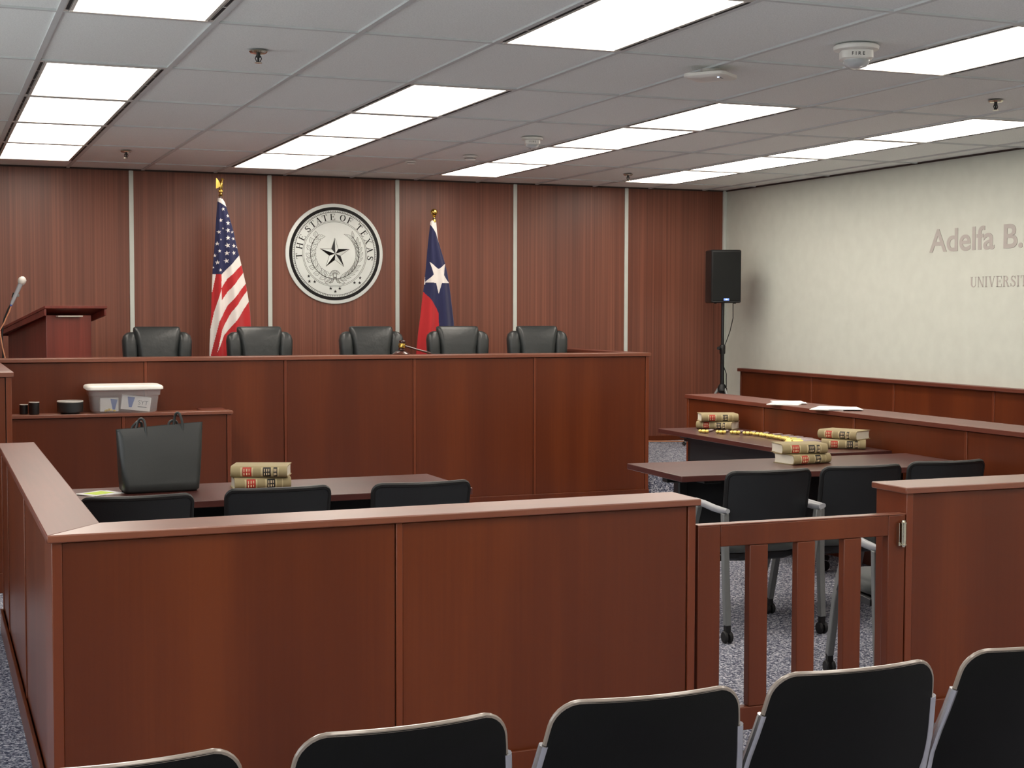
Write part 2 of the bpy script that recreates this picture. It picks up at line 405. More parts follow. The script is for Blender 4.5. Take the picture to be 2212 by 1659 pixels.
def lights():
    names = ['leftmost', 'second', 'third', 'rightmost']
    base = None
    rows = [(0, 'nearest the back wall'), (1, 'second from the back wall'), (2, 'third from the back wall'), (3, 'fourth from the back wall'),
            (5, 'set apart nearer the camera'), (7, 'over the front chairs'), (8, 'overhead'), (10, 'behind the camera'), (11, 'at the rear of the room')]  # the last four rows are out of view, added for their light
    for k in range(4):
        for r, where in rows:
            y1 = 12.25 - 1.2285 * r; yc = y1 - 1.2285 / 2
            lab = 'lit white ceiling light panel in the %s run, %s' % (names[k], where)
            loc = (_c[k], yc, ZC)
            if base is None:
                t = thing('ceiling_light', lab, 'ceiling light', loc, 0, 'fluorescent ceiling panels')
                f = MB()
                for s in (-1, 1):
                    f.box(s * 0.286 - 0.012, s * 0.286 + 0.012, -0.602, 0.602, -0.0015, 0.005)
                    f.box(s * 0.262 - 0.006, s * 0.262 + 0.006, -0.602, 0.602, -0.0025, 0.005)
                    f.box(-0.27, 0.27, s * 0.588 - 0.014, s * 0.588 + 0.014, -0.005, 0.005)
                f.build('frame', M['white_matte'], t, smooth=0)
                MB().box(-0.256, 0.256, -0.574, 0.574, -0.001, 0.004).build('lens', M['panel_light'], t, smooth=0)
                for s in (-1, 1):
                    q = MB()
                    for j in range(4):
                        ya = -0.56 + j * 0.285; q.box(s * 0.281 - 0.006, s * 0.281 + 0.006, ya, ya + 0.262, -0.003, 0.0)
                    q.build('air_slot', M['slot'], t, smooth=0)
                base = t
            else:
                dup(base, loc, 0, lab)
room(); lights()

# ------------------------------------------------------------------ panelled joinery
def run(parent, p0, p1, thick, z0, z1, seams, cap_w=None, cap_t=0.03, over=0.012, base_h=0.11, side=1, wood_key='wood', capmat=None, cap=True, basebd=True, ends=(True, True)):
    """panelled half-wall from p0 to p1 (outer face on the line, body on the left side times `side`)"""
    p0 = Vector((p0[0], p0[1], 0)); p1 = Vector((p1[0], p1[1], 0))
    L = (p1 - p0).length; ang = math.atan2(p1.y - p0.y, p1.x - p0.x)
    T = Matrix.Translation(p0) @ Matrix.Rotation(ang, 4, 'Z')
    if side < 0: T = T @ Matrix.Diagonal((1, -1, 1, 1))
    def bx(x0, x1, y0, y1, a, b):
        q = MB(); q.T = T; return q.box(x0, x1, y0, y1, a, b)
    wd = M[wood_key]
    bx(0.006, L - 0.006, 0.012, thick - 0.012, z0 + 0.001, z1 - 0.001).build('core', M['slot'], parent, smooth=0)
    cuts = [0] + list(seams) + [L]
    for a, b in zip(cuts, cuts[1:]):
        bx(a + (0.012 if a > 0 or not ends[0] else 0.03), b - (0.014 if b < L or not ends[1] else 0.034), 0.005, thick - 0.005, z0 + 0.002, z1 - 0.003).build('panel', wd, parent, bevel=0.002)
    st = [(c - 0.011, c + 0.011) for c in seams]
    if ends[0]: st.insert(0, (0.0, 0.03))
    if ends[1]: st.append((L - 0.03, L))
    for a, b in st:
        bx(a, b, 0, thick, z0 + 0.0015, z1).build('stile', M['stile'], parent, bevel=0.0025)
    if basebd:
        for yy in ((-0.014, -0.0005), (thick + 0.0005, thick + 0.014)):
            bx(0.0, L, yy[0], yy[1], z0 + 0.001, z0 + base_h).build('baseboard', wd, parent, bevel=0.003)
    if cap:
        cw = cap_w or thick
        bx(-over, L + over, -over, cw + over, z1 + 0.0002, z1 + cap_t).build('cap', capmat or M['woodx'], parent, bevel=0.0035)
    return T

# front bar, left section: an L with a mitred cap
ZR = 0.92; CT = 0.024
bar = thing('courtroom_rail', 'L-shaped cherry wood bar rail of flat panels, left of the swing gate', 'railing', (0, 0, 0), 0, 'bar rail sections')
xo, xi, yo, yi = 0.33, 0.475, 4.465, 4.655
XE, YE = 2.492, yo + 0.07
run(bar, (xo, yo), (XE, YE), yi - yo, 0, ZR - CT, [1.07], cap=False)
run(bar, (xo + 0.001, 7.58), (xo + 0.001, yi), xi - xo, 0, ZR - CT, [0.54, 1.77], cap=False, ends=(True, False))
ov = 0.014
a = MB()
a.prism([(xo - ov, yo - ov), (XE + ov, YE - ov), (XE + ov, YE + 0.19 + ov), (xi + ov, yi + ov + 0.004)], ZR - CT, ZR)
a.build('cap', M['woodx'], bar, bevel=0.004)
a = MB()
a.prism([(xo - ov, yo - ov), (xi + ov, yi + ov), (xi + ov, 7.60), (xo - ov, 7.60)], ZR - CT, ZR)
a.build('cap', M['woody'], bar, bevel=0.004)
bar2 = thing('courtroom_rail', 'straight cherry wood bar rail of flat panels, right of the swing gate', 'railing', (0, 0, 0), 0, 'bar rail sections')
run(bar2, (3.389, yo + 0.084), (6.1, yo + 0.084), yi - yo, 0, ZR - CT, [1.1, 2.2], cap_t=CT, over=ov)

# swing gate
def gate():
    t = thing('swing_gate', 'slatted cherry wood swing gate between the two bar rails', 'gate', (2.524, 4.547, 0))
    W = 0.858; wd = M['wood']
    for x, x1 in ((-0.016, 0.074), (W - 0.074, W)): MB().box(x, x1, 0, 0.04, 0.075, 0.818).build('stile', wd, t, bevel=0.003)
    MB().box(0.0745, W - 0.0745, 0.0, 0.04, 0.742, 0.818).build('top_rail', wd, t, bevel=0.003)
    MB().box(0.0745, W - 0.0745, 0.0, 0.04, 0.075, 0.158).build('bottom_rail', wd, t, bevel=0.003)
    for x in (0.195, 0.393, 0.592): MB().box(x, x + 0.075, 0.002, 0.038, 0.159, 0.741).build('slat', wd, t, bevel=0.003)
    MB().box(-0.0165, W + 0.001, -0.001, 0.041, 0.8185, 0.823).build('cap_strip', M['woodx'], t, bevel=0.001)
    for z in (0.75, 0.17):
        h = MB(); h.lathe([(0.0, -0.052), (0.007, -0.05), (0.008, -0.044), (0.0125, -0.043), (0.0125, -0.038), (0.0105, -0.037), (0.0105, 0.037), (0.0125, 0.038), (0.0125, 0.043), (0.008, 0.044), (0.007, 0.05), (0.0, 0.052)], c=(W - 0.018, -0.014, z), n=20)
        h.box(W - 0.038, W - 0.036, -0.016, 0.0, z - 0.04, z + 0.04)
        h.lathe([(0.0, -0.01), (0.005, -0.008), (0.005, 0.004), (0, 0.006)], c=(W - 0.036, -0.014, z - 0.036), n=10)
        h.build('hinge', M['nickel'], t)
gate()

# judges' bench
bench = thing('judges_bench', 'long raised cherry wood judges bench of wide flat panels', 'bench')
ZB = 1.225
run(bench, (-1.6, 10.8), (5.49, 10.8), 0.05, 0, ZB - 0.028, [s + 1.6 for s in (0.46, 1.462, 2.478, 3.483, 4.482)], cap_w=0.2, cap_t=0.028, ends=(True, True))
run(bench, (5.49, 10.852), (5.49, 12.80), 0.05, 0.301, ZB - 0.028, [], cap_w=0.15, cap_t=0.0279, over=0.0, basebd=False, ends=(False, True), capmat=M['woody'])
MB().box(-1.55, 5.3, 11.02, 11.34, 1.02, 1.05).build('work_counter', M['woodx'], bench, bevel=0.004)
for x in (-1.4, 0.46, 1.9, 3.3, 4.4, 5.2): MB().box(x - 0.015, x + 0.015, 10.86, 11.3, DAIS + 0.001, 1.019).build('counter_bracket', M['wood'], bench, bevel=0.002)

# clerk's desk against the bench
clerk = thing('clerk_desk', 'low cherry wood clerk desk front with a ledge, built against the bench', 'desk')
ZK = 0.857
run(clerk, (0.457, 10.42), (2.0, 10.42), 0.04, 0, ZK - 0.024, [0.80], cap_w=0.15, cap_t=0.024, over=0.012)
run(clerk, (2.0, 10.464), (2.0, 10.783), 0.04, 0, ZK - 0.024, [], cap_w=0.18, cap_t=0.0235, over=0.0, ends=(False, False), basebd=False, capmat=M['woody'])
MB().box(0.47, 1.80, 10.6, 10.783, ZK - 0.06, ZK - 0.03).build('inner_shelf', M['woodx'], clerk, bevel=0.003)

# witness stand at the far left
wit = thing('witness_stand', 'tall cherry wood witness stand at the left edge, beside the clerk desk', 'witness stand')
run(wit, (-1.2, 8.6), (0.437, 8.6), 0.05, 0, ZB - 0.028, [0.8], cap_w=0.2, cap_t=0.028)
run(wit, (0.437, 8.654), (0.437, 10.768), 0.05, 0, ZB - 0.028, [1.0], cap_w=0.15, cap_t=0.0278, over=0.012, ends=(False, True), capmat=M['woody'])
MB().box(-1.15, 0.38, 8.66, 10.76, 0.0005, 0.15).build('platform', M['carpet'], wit, smooth=0)

# jury box front wall
jury = thing('jury_box_wall', 'long cherry wood jury box wall with a wide ledge, running along the right side', 'partition')
JX = 5.395
run(jury, (JX, 9.98), (JX + 0.04, 4.72), 0.06, 0, 0.902, [1.09, 2.16, 3.23, 4.3], cap_w=0.30, cap_t=0.03, over=0.012, side=1, capmat=M['woody'])

# ------------------------------------------------------------------ tables
def table(label, loc, rz, L, D, group, first=None):
    t = thing('training_table', label, 'table', loc, rz, group)
    MB().box(-L / 2, L / 2, -D / 2, D / 2, 0.708, 0.739).build('tabletop', M['table'], t, bevel=0.003)
    for s in (-1, 1):
        x = s * (L / 2 - 0.22)
        MB().box(x - 0.03, x + 0.03, 0.08, 0.15, 0.1, 0.70).build('leg', M['black_metal'], t, bevel=0.01)
        MB().bar([(x, 0.02, 0.075), (x, 0.06, 0.09), (x, 0.11, 0.11), (x, D / 2 - 0.1, 0.09), (x, D / 2 - 0.04, 0.075)], 0.05, 0.03).build('foot', M['black_metal'], t, bevel=0.006)
        for yy in (0.035, D / 2 - 0.06):
            MB().lathe([(0, -0.012), (0.027, -0.012), (0.03, -0.006), (0.03, 0.006), (0.027, 0.012), (0, 0.012)], c=(x, yy, 0.0305), n=18, axis='x').build('caster', M['rubber'], t)
    MB().box(-L / 2 + 0.12, L / 2 - 0.12, 0.08, 0.14, 0.655, 0.705).build('beam', M['black_metal'], t, bevel=0.004)
    for s in (-1, 1): MB().box(s * (L / 2 - 0.22) - 0.05, s * (L / 2 - 0.22) + 0.05, -D / 2 + 0.08, D / 2 - 0.08, 0.685, 0.707).build('flip_bracket', M['black_metal'], t, bevel=0.004)
    MB().box(-L / 2 + 0.26, L / 2 - 0.26, 0.155, 0.167, 0.22, 0.70).build('modesty_panel', M['meshback'], t, bevel=0.004)
    return t
table('dark laminate table on the left with the black tote bag on it', (1.475, 6.80, 0), math.radians(1.2), 1.80, 0.64, 'counsel tables')
table('dark laminate table behind the two nearest right-hand chairs, holding one pair of books', (4.44, 6.885, 0), math.radians(-1.5), 1.80, 0.66, 'counsel tables')
table('dark laminate table set along the jury box wall, with the row of gold pens', (5.08, 8.32, 0), math.radians(90), 1.95, 0.56, 'counsel tables')

# ------------------------------------------------------------------ chairs
def shell(mb, w, zt, zb, r, yf, thick, nu=28, nv=12, rb=0.04):
    """curved back shell; w(z) width, yf(u,z) rear surface"""
    us = [math.sin(PI / 2 * (2 * i / nu - 1)) for i in range(nu + 1)]
    def top(u):
        W = w(zt) / 2; x = abs(u) * W
        return zt if x <= W - r else zt - r + math.sqrt(max(0, r * r - (x - (W - r)) ** 2))
    def bot(u):
        W = w(zb) / 2; x = abs(u) * W
        return zb if x <= W - rb else zb + rb - math.sqrt(max(0, rb * rb - (x - (W - rb)) ** 2))
    A = []; B = []
    for j in range(nv + 1):
        for u in us:
            z = bot(u) + (top(u) - bot(u)) * j / nv
            A.append((u * w(z) / 2, yf(u, z), z)); B.append((u * w(z) / 2, yf(u, z) + thick, z))
    n = nu + 1; N = len(A); fs = []
    for j in range(nv):
        for i in range(nu):
            a = j * n + i; fs.append((a, a + 1, a + n + 1, a + n)); fs.append((N + a + n, N + a + n + 1, N + a + 1, N + a))
    rim = list(range(n)) + [k * n + nu for k in range(1, nv + 1)] + [nv * n + i for i in range(nu - 1, -1, -1)] + [k * n for k in range(nv - 1, 0, -1)]
    for k in range(len(rim)):
        a, b = rim[k], rim[(k + 1) % len(rim)]; fs.append((b, a, N + a, N + b))
    mb.add(A + B, fs)
    return us, top

def counsel_chair(label, loc, rz, group):
    t = thing('nesting_armchair', label, 'chair', loc, rz, group)
    yf = lambda u, z: 0.0 + 0.10 * (0.81 - z) / 0.33 * 0.6 + 0.05 * u * u
    b = MB(); us, top = shell(b, lambda z: 0.44 - 0.03 * (0.81 - z) / 0.3, 0.81, 0.47, 0.032, yf, 0.018)
    b.build('backrest', M['meshback'], t, smooth=50)
    pts = [(u * 0.44 / 2, yf(u, top(u)) + 0.009, top(u)) for u in us]
    pts = [(-0.2135, yf(-1, 0.52) + 0.009, 0.52), (-0.2165, yf(-1, 0.66) + 0.009, 0.66)] + pts + [(0.2165, yf(1, 0.66) + 0.009, 0.66), (0.2135, yf(1, 0.52) + 0.009, 0.52)]
    MB().tube(pts, 0.0125, 8).build('back_frame', M['black'], t)
    s = MB(); s.loft([rrect(0.20, 0.20, 0.09, 0.415, 0, 0.32), rrect(0.225, 0.225, 0.10, 0.425, 0, 0.32), rrect(0.23, 0.23, 0.10, 0.45, 0, 0.32), rrect(0.215, 0.215, 0.09, 0.468, 0, 0.32)])
    s.build('seat', M['seat'], t, smooth=60)
    for q in (-1, 1):
        x = q * 0.25
        MB().tube([(x, 0.0, 0.638), (x, 0.05, 0.634), (x, 0.14, 0.636), (x, 0.24, 0.644), (x, 0.33, 0.65)], [0.012, 0.017, 0.018, 0.018, 0.014], 12, flat=0.95).build('armrest', M['greyarm'], t)
        MB().bar([(x, 0.03, 0.625), (x - q * 0.02, 0.055, 0.35), (x - q * 0.035, 0.06, 0.085)], 0.03, 0.032).build('leg', M['greyleg'], t, bevel=0.004)
        MB().bar([(x, 0.30, 0.632), (x - q * 0.02, 0.46, 0.35), (x - q * 0.035, 0.56, 0.085)], 0.028, 0.036).build('leg', M['greyleg'], t, bevel=0.004)
        MB().bar([(x - q * 0.012, 0.08, 0.405), (x - q * 0.012, 0.42, 0.405)], 0.02, 0.03).build('seat_bracket', M['black_metal'], t, bevel=0.003)
        for yy in (0.06, 0.56):
            c = MB(); xx = x - q * 0.035
            c.box(xx - 0.012, xx + 0.012, yy - 0.014, yy + 0.014, 0.045, 0.087)
            for d in (-0.013, 0.013):
                c.lathe([(0, -0.008), (0.025, -0.008), (0.029, -0.003), (0.029, 0.003), (0.025, 0.008), (0, 0.008)], c=(xx + d, yy, 0.0295), n=18, axis='x')
            c.build('caster', M['rubber'], t)
    q = MB(); q.loft([rrect(0.19, 0.18, 0.09, 0.375, 0, 0.32), rrect(0.215, 0.205, 0.1, 0.39, 0, 0.32), rrect(0.215, 0.205, 0.1, 0.414, 0, 0.32)]); q.build('seat_pan', M['black_metal'], t, smooth=60)
    MB().tube([(-0.235, 0.28, 0.385), (0.235, 0.28, 0.385)], 0.012, 8).build('crossbar', M['black_metal'], t)
    return t
G1 = 'black armchairs at the counsel tables'
cc = counsel_chair('black-backed armchair on casters, leftmost at the left table, behind the bar rail corner', (0.79, 6.07, 0), 0.0, G1)
dup(cc, (1.392, 6.15, 0), 0.0, 'black-backed armchair on casters in front of the pair of books on the left table')
dup(cc, (2.025, 6.12, 0), math.radians(0.5), 'black-backed armchair on casters at the right end of the left table')
dup(cc, (3.72, 6.0, 0), math.radians(-2), 'black armchair with grey arm and leg, behind the left half of the swing gate')
dup(cc, (4.258, 6.02, 0), math.radians(-1.5), 'black armchair with grey arms, behind the right half of the swing gate')
dup(cc, (4.797, 6.06, 0), math.radians(-2), 'black armchair farthest right at the table, only its top showing over the bar rail')
dup(cc, (3.735, 4.81, 0), math.radians(-11), 'armchair hidden behind the right bar rail, its seat and arm seen through the gate')

def gallery_chair(label, loc, rz, group):
    t = thing('stacking_chair', label, 'chair', loc, rz, group)
    W = lambda z: 0.41 + 0.075 * min(1, max(0, (0.79 - z) / 0.22))
    yf = lambda u, z: 0.16 * ((0.79 - z) / 0.33) ** 1.3 * 0.66 - 0.0 + 0.035 * u * u if z < 0.79 else 0.035 * u * u
    b = MB(); us, top = shell(b, W, 0.79, 0.455, 0.05, yf, 0.012, rb=0.05)
    b.build('backrest', M['shell'], t, smooth=50)
    pts = []
    for z in (0.70,): pts.append((-W(z) / 2, yf(-1, z) + 0.006, z))
    for u in us: pts.append((u * W(top(u)) / 2, yf(u, top(u)) + 0.006, top(u)))
    for z in (0.70,): pts.append((W(z) / 2, yf(1, z) + 0.006, z))
    MB().tube(pts, 0.0062, 8).build('edge_trim', M['shell_edge'], t)  # paler than the black shell: light along its glossy top edge, as colour
    s = MB(); s.loft([rrect(0.20, 0.20, 0.06, 0.425, 0, 0.34), rrect(0.225, 0.225, 0.07, 0.435, 0, 0.34), rrect(0.225, 0.225, 0.07, 0.448, 0, 0.34), rrect(0.21, 0.21, 0.06, 0.456, 0, 0.34)])
    s.build('seat', M['shell'], t, smooth=60)
    for q in (-1, 1):
        p = []
        for z in (0.70, 0.65, 0.60, 0.54): p.append((q * (W(z) / 2 + 0.003), yf(1, z) + 0.006, z))
        p += [(q * 0.246, 0.135, 0.46), (q * 0.247, 0.12, 0.40), (q * 0.249, 0.09, 0.25), (q * 0.25, 0.06, 0.011)]
        MB().tube(p, 0.0105, 10).build('leg', M['chrome'], t)
        MB().tube([(q * 0.245, 0.16, 0.44), (q * 0.243, 0.3, 0.428), (q * 0.243, 0.46, 0.42), (q * 0.245, 0.52, 0.38), (q * 0.25, 0.545, 0.2), (q * 0.25, 0.56, 0.011)], 0.0105, 10).build('leg', M['chrome'], t)
    MB().tube([(-0.243, 0.3, 0.415), (0.243, 0.3, 0.415)], 0.009, 8).build('crossbar', M['chrome'], t)
    return t
G2 = 'black stacking chairs in the front row'
gc = gallery_chair('black stacking chair at the bottom left, only its pale top edge showing', (0.305, 2.58, 0), math.radians(2), G2)
for x, YC, rz, lab in ((0.84, 2.62, 3.5, 'black stacking chair second from the left, below the panel seam of the bar rail'),
               (1.37, 2.65, -1, 'black stacking chair in the middle of the front row, left of the swing gate'),
               (1.902, 2.69, 0, 'black stacking chair directly in front of the swing gate'),
               (2.435, 2.72, 0, 'black stacking chair at the right edge of the front row')):
    dup(gc, (x, YC, 0), math.radians(rz), lab)

def exec_chair(label, loc, rz, group):
    t = thing('executive_chair', label, 'chair', loc, rz, group)      # faces -Y
    def cush(rows, cx=0, r=0.05, n=6):
        return [rrect(hx, hy, min(r, hy * 0.9), z, cx + ox, oy, n) for z, hx, hy, ox, oy in rows]
    b = MB(); b.loft(cush([(0.52, 0.12, 0.03, 0, 0.0), (0.54, 0.145, 0.045, 0, -0.01), (0.66, 0.15, 0.055, 0, -0.012), (0.84, 0.15, 0.055, 0, 0.0), (0.96, 0.16, 0.055, 0, 0.01), (1.05, 0.177, 0.055, 0, 0.02), (1.10, 0.186, 0.05, 0, 0.03), (1.125, 0.182, 0.036, 0, 0.037), (1.133, 0.165, 0.018, 0, 0.042)], r=0.045))
    b.build('backrest_cushion', M['leather'], t, smooth=70)
    b = MB(); b.loft(cush([(0.50, 0.2, 0.02, 0, 0.07), (0.55, 0.235, 0.03, 0, 0.06), (0.8, 0.235, 0.03, 0, 0.06), (1.0, 0.22, 0.03, 0, 0.075), (1.06, 0.18, 0.02, 0, 0.08)]))
    b.build('back_shell', M['leather'], t, smooth=60)
    for q in (-1, 1):
        b = MB(); b.loft(cush([(0.54, 0.03, 0.03, 0.185 * q, 0.01), (0.60, 0.05, 0.045, 0.2 * q, 0.01), (0.8, 0.055, 0.05, 0.208 * q, 0.01), (0.95, 0.058, 0.05, 0.213 * q, 0.015), (1.02, 0.058, 0.05, 0.216 * q, 0.02), (1.06, 0.05, 0.045, 0.214 * q, 0.025), (1.082, 0.034, 0.032, 0.205 * q, 0.03), (1.09, 0.018, 0.016, 0.198 * q, 0.033)], r=0.04))
        b.build('wing_cushion', M['leather'], t, smooth=70)
        a = MB(); a.loft([rrect(0.03, 0.13, 0.028, 0.62, q * 0.29, -0.2), rrect(0.036, 0.14, 0.03, 0.632, q * 0.29, -0.2), rrect(0.033, 0.137, 0.03, 0.652, q * 0.29, -0.2), rrect(0.02, 0.12, 0.02, 0.66, q * 0.29, -0.2)])
        a.build('armrest', M['leather'], t, smooth=60)
        MB().bar([(q * 0.29, -0.1, 0.62), (q * 0.29, -0.05, 0.5), (q * 0.26, -0.12, 0.43)], 0.03, 0.04).build('arm_support', M['black'], t, bevel=0.006)
    b = MB(); b.loft([rrect(0.22, 0.2, 0.07, 0.42, 0, -0.26), rrect(0.255, 0.235, 0.09, 0.44, 0, -0.26), rrect(0.255, 0.235, 0.09, 0.49, 0, -0.26), rrect(0.22, 0.2, 0.07, 0.52, 0, -0.26)])
    b.build('seat', M['leather'], t, smooth=60)
    MB().lathe([(0.0, 0.1), (0.03, 0.1), (0.03, 0.3), (0.02, 0.3), (0.02, 0.42), (0.0, 0.42)], c=(0, -0.24, 0), n=20).build('gas_lift', M['black_metal'], t)
    for k in range(5):
        an = 2 * PI * k / 5 + 0.3; c, s_ = math.cos(an), math.sin(an)
        MB().tube([(0.02 * c, -0.24 + 0.02 * s_, 0.12), (0.15 * c, -0.24 + 0.15 * s_, 0.1), (0.27 * c, -0.24 + 0.27 * s_, 0.075)], [0.028, 0.022, 0.015], 8).build('base_arm', M['black'], t)
        MB().lathe([(0, -0.02), (0.024, -0.018), (0.028, -0.01), (0.028, 0.01), (0.024, 0.018), (0, 0.02)], c=(0.275 * c, -0.24 + 0.275 * s_, 0.0285), n=16, axis='x').build('caster', M['rubber'], t)
    return t
G3 = 'black leather judges chairs'
ec = exec_chair('black leather executive chair, leftmost behind the judges bench', (1.708, 11.92, DAIS), math.radians(2), G3)
for x, y, rz, lab in ((2.49, 11.88, 5, 'black leather executive chair in front of the striped flag'),
                      (3.415, 11.86, -2, 'black leather executive chair behind the gavel, below the round seal'),
                      (4.17, 11.88, -4, 'black leather executive chair in front of the blue flag with one star'),
                      (4.895, 11.90, -6, 'black leather executive chair, rightmost behind the judges bench')):
    dup(ec, (x * y / 11.7 * 0.9965, y, DAIS), math.radians(rz), lab)

# ------------------------------------------------------------------ ceiling fittings
def sprinkler(label, x, y, first=None):
    if first: return dup(first, (x, y, ZC), 0, label)
    t = thing('sprinkler_head', label, 'sprinkler', (x, y, ZC), 0, 'ceiling sprinkler heads')
    MB().lathe([(0.0, 0.0), (0.040, -0.0005), (0.042, -0.004), (0.034, -0.012), (0.012, -0.014), (0.0, -0.014)], n=28).build('escutcheon', M['nickel'], t)
    b = MB(); b.lathe([(0, -0.013), (0.009, -0.013), (0.009, -0.03), (0.005, -0.032), (0.005, -0.052), (0, -0.052)], n=14)
    for q in (-1, 1): b.tube([(q * 0.009, 0, -0.022), (q * 0.014, 0, -0.035), (q * 0.006, 0, -0.052)], 0.0025, 6)
    b.build('frame', M['black_metal'], t)
    MB().lathe([(0, -0.052), (0.017, -0.053), (0.017, -0.055), (0, -0.056)], n=20).build('deflector', M['nickel'], t)
    return t
sp = sprinkler('small pendent sprinkler head between the leftmost and second runs of lights, nearer the camera', 1.42, 6.70)
sprinkler('small pendent sprinkler head at the upper left, near the back wall', 1.403, 11.30, sp)
sprinkler('small pendent sprinkler head near the back wall, left of the rightmost run of lights', 5.65, 11.54, sp)
sprinkler('small pendent sprinkler head at the upper right, nearer the camera', 5.543, 6.70, sp)

def strobe(label, x, y, s):
    t = thing('fire_strobe', label, 'fire alarm', (x, y, ZC - 0.0005), 0, 'fire alarm strobes on the ceiling')
    MB().lathe([(0, 0), (0.095 * s, 0), (0.1 * s, -0.006 * s), (0.097 * s, -0.02 * s), (0.07 * s, -0.026 * s), (0, -0.026 * s)], n=36).build('mounting_plate', M['white'], t)
    b = MB(); b.loft([rrect(0.07 * s, 0.062 * s, 0.03 * s, -0.026 * s), rrect(0.07 * s, 0.062 * s, 0.03 * s, -0.058 * s), rrect(0.062 * s, 0.055 * s, 0.028 * s, -0.064 * s)])
    b.build('housing', M['white'], t)
    MB().lathe([(0, -0.064 * s), (0.058 * s, -0.064 * s), (0.056 * s, -0.078 * s), (0.045 * s, -0.092 * s), (0.02 * s, -0.1 * s), (0, -0.101 * s)], n=24).build('strobe_lens', M['lens_dome'], t)
    MB().lathe([(0, -0.066 * s), (0.03 * s, -0.068 * s), (0.012 * s, -0.085 * s), (0, -0.09 * s)], n=12).build('flash_tube', M['chrome'], t)
    txt('F I R E', 0.022 * s, M['ink'], frame((-0.0, -0.0628 * s, -0.05 * s), (1, 0, 0), (0, 0, 1)), 'lettering', t, 0.0006, 0.0, 'CENTER')
    return t
s1 = strobe('white fire alarm strobe with clear lens, beside the large light panel at the upper right', 3.835, 5.56, 1.0)
s1.rotation_euler[2] = -0.45
s2 = dup(s1, (3.852, 9.35, ZC - 0.0005), -0.3, 'smaller white fire alarm strobe with clear lens, above the middle of the room')
s2.scale = (0.75, 0.75, 0.75)
def smoke(label, x, y, s, first=None):
    if first:
        d = dup(first, (x, y, ZC), 0, label); d.scale = (s, s, s); return d
    t = thing('smoke_detector', label, 'smoke detector', (x, y, ZC), 0, 'smoke detectors on the ceiling')
    MB().lathe([(0, 0), (0.055, 0), (0.055, -0.012), (0.047, -0.016), (0, -0.016)], n=30).build('base', M['white'], t)
    MB().lathe([(0, -0.016), (0.04, -0.016), (0.042, -0.026), (0.034, -0.036), (0, -0.039)], n=30).build('cover', M['white'], t)
    MB().lathe([(0, -0.0185), (0.0425, -0.0185), (0.0425, -0.0225), (0, -0.0225)], n=30).build('vent_ring', M['slot'], t)
    return t
sm = smoke('round white smoke detector over the judges bench, nearer the third run of lights', 3.878, 10.65, 1)
smoke('small white detector close to the back wall, left of the other detector', 3.58, 11.2, 0.75, sm)
def access_point():
    t = thing('wifi_access_point', 'square white wireless access point with a small blue light', 'access point', (3.56, 6.37, ZC), math.radians(38))
    MB().lathe([(0, 0), (0.05, 0), (0.05, -0.0205), (0, -0.0205)], n=24).build('mount', M['white_matte'], t)
    b = MB(); b.loft([rrect(0.085, 0.085, 0.03, -0.0205), rrect(0.104, 0.104, 0.032, -0.026), rrect(0.106, 0.106, 0.034, -0.040), rrect(0.098, 0.098, 0.03, -0.046), rrect(0.05, 0.05, 0.02, -0.049)])
    b.build('housing', M['white'], t, smooth=50)
    MB().lathe([(0, -0.0475), (0.005, -0.0475), (0.004, -0.0505), (0, -0.051)], c=(-0.05, -0.06, 0), n=12).build('status_light', M['led'], t)
    MB().box(-0.035, 0.0, -0.066, -0.058, -0.0495, -0.047).build('logo_mark', M['greyprint'], t, smooth=0)
access_point()

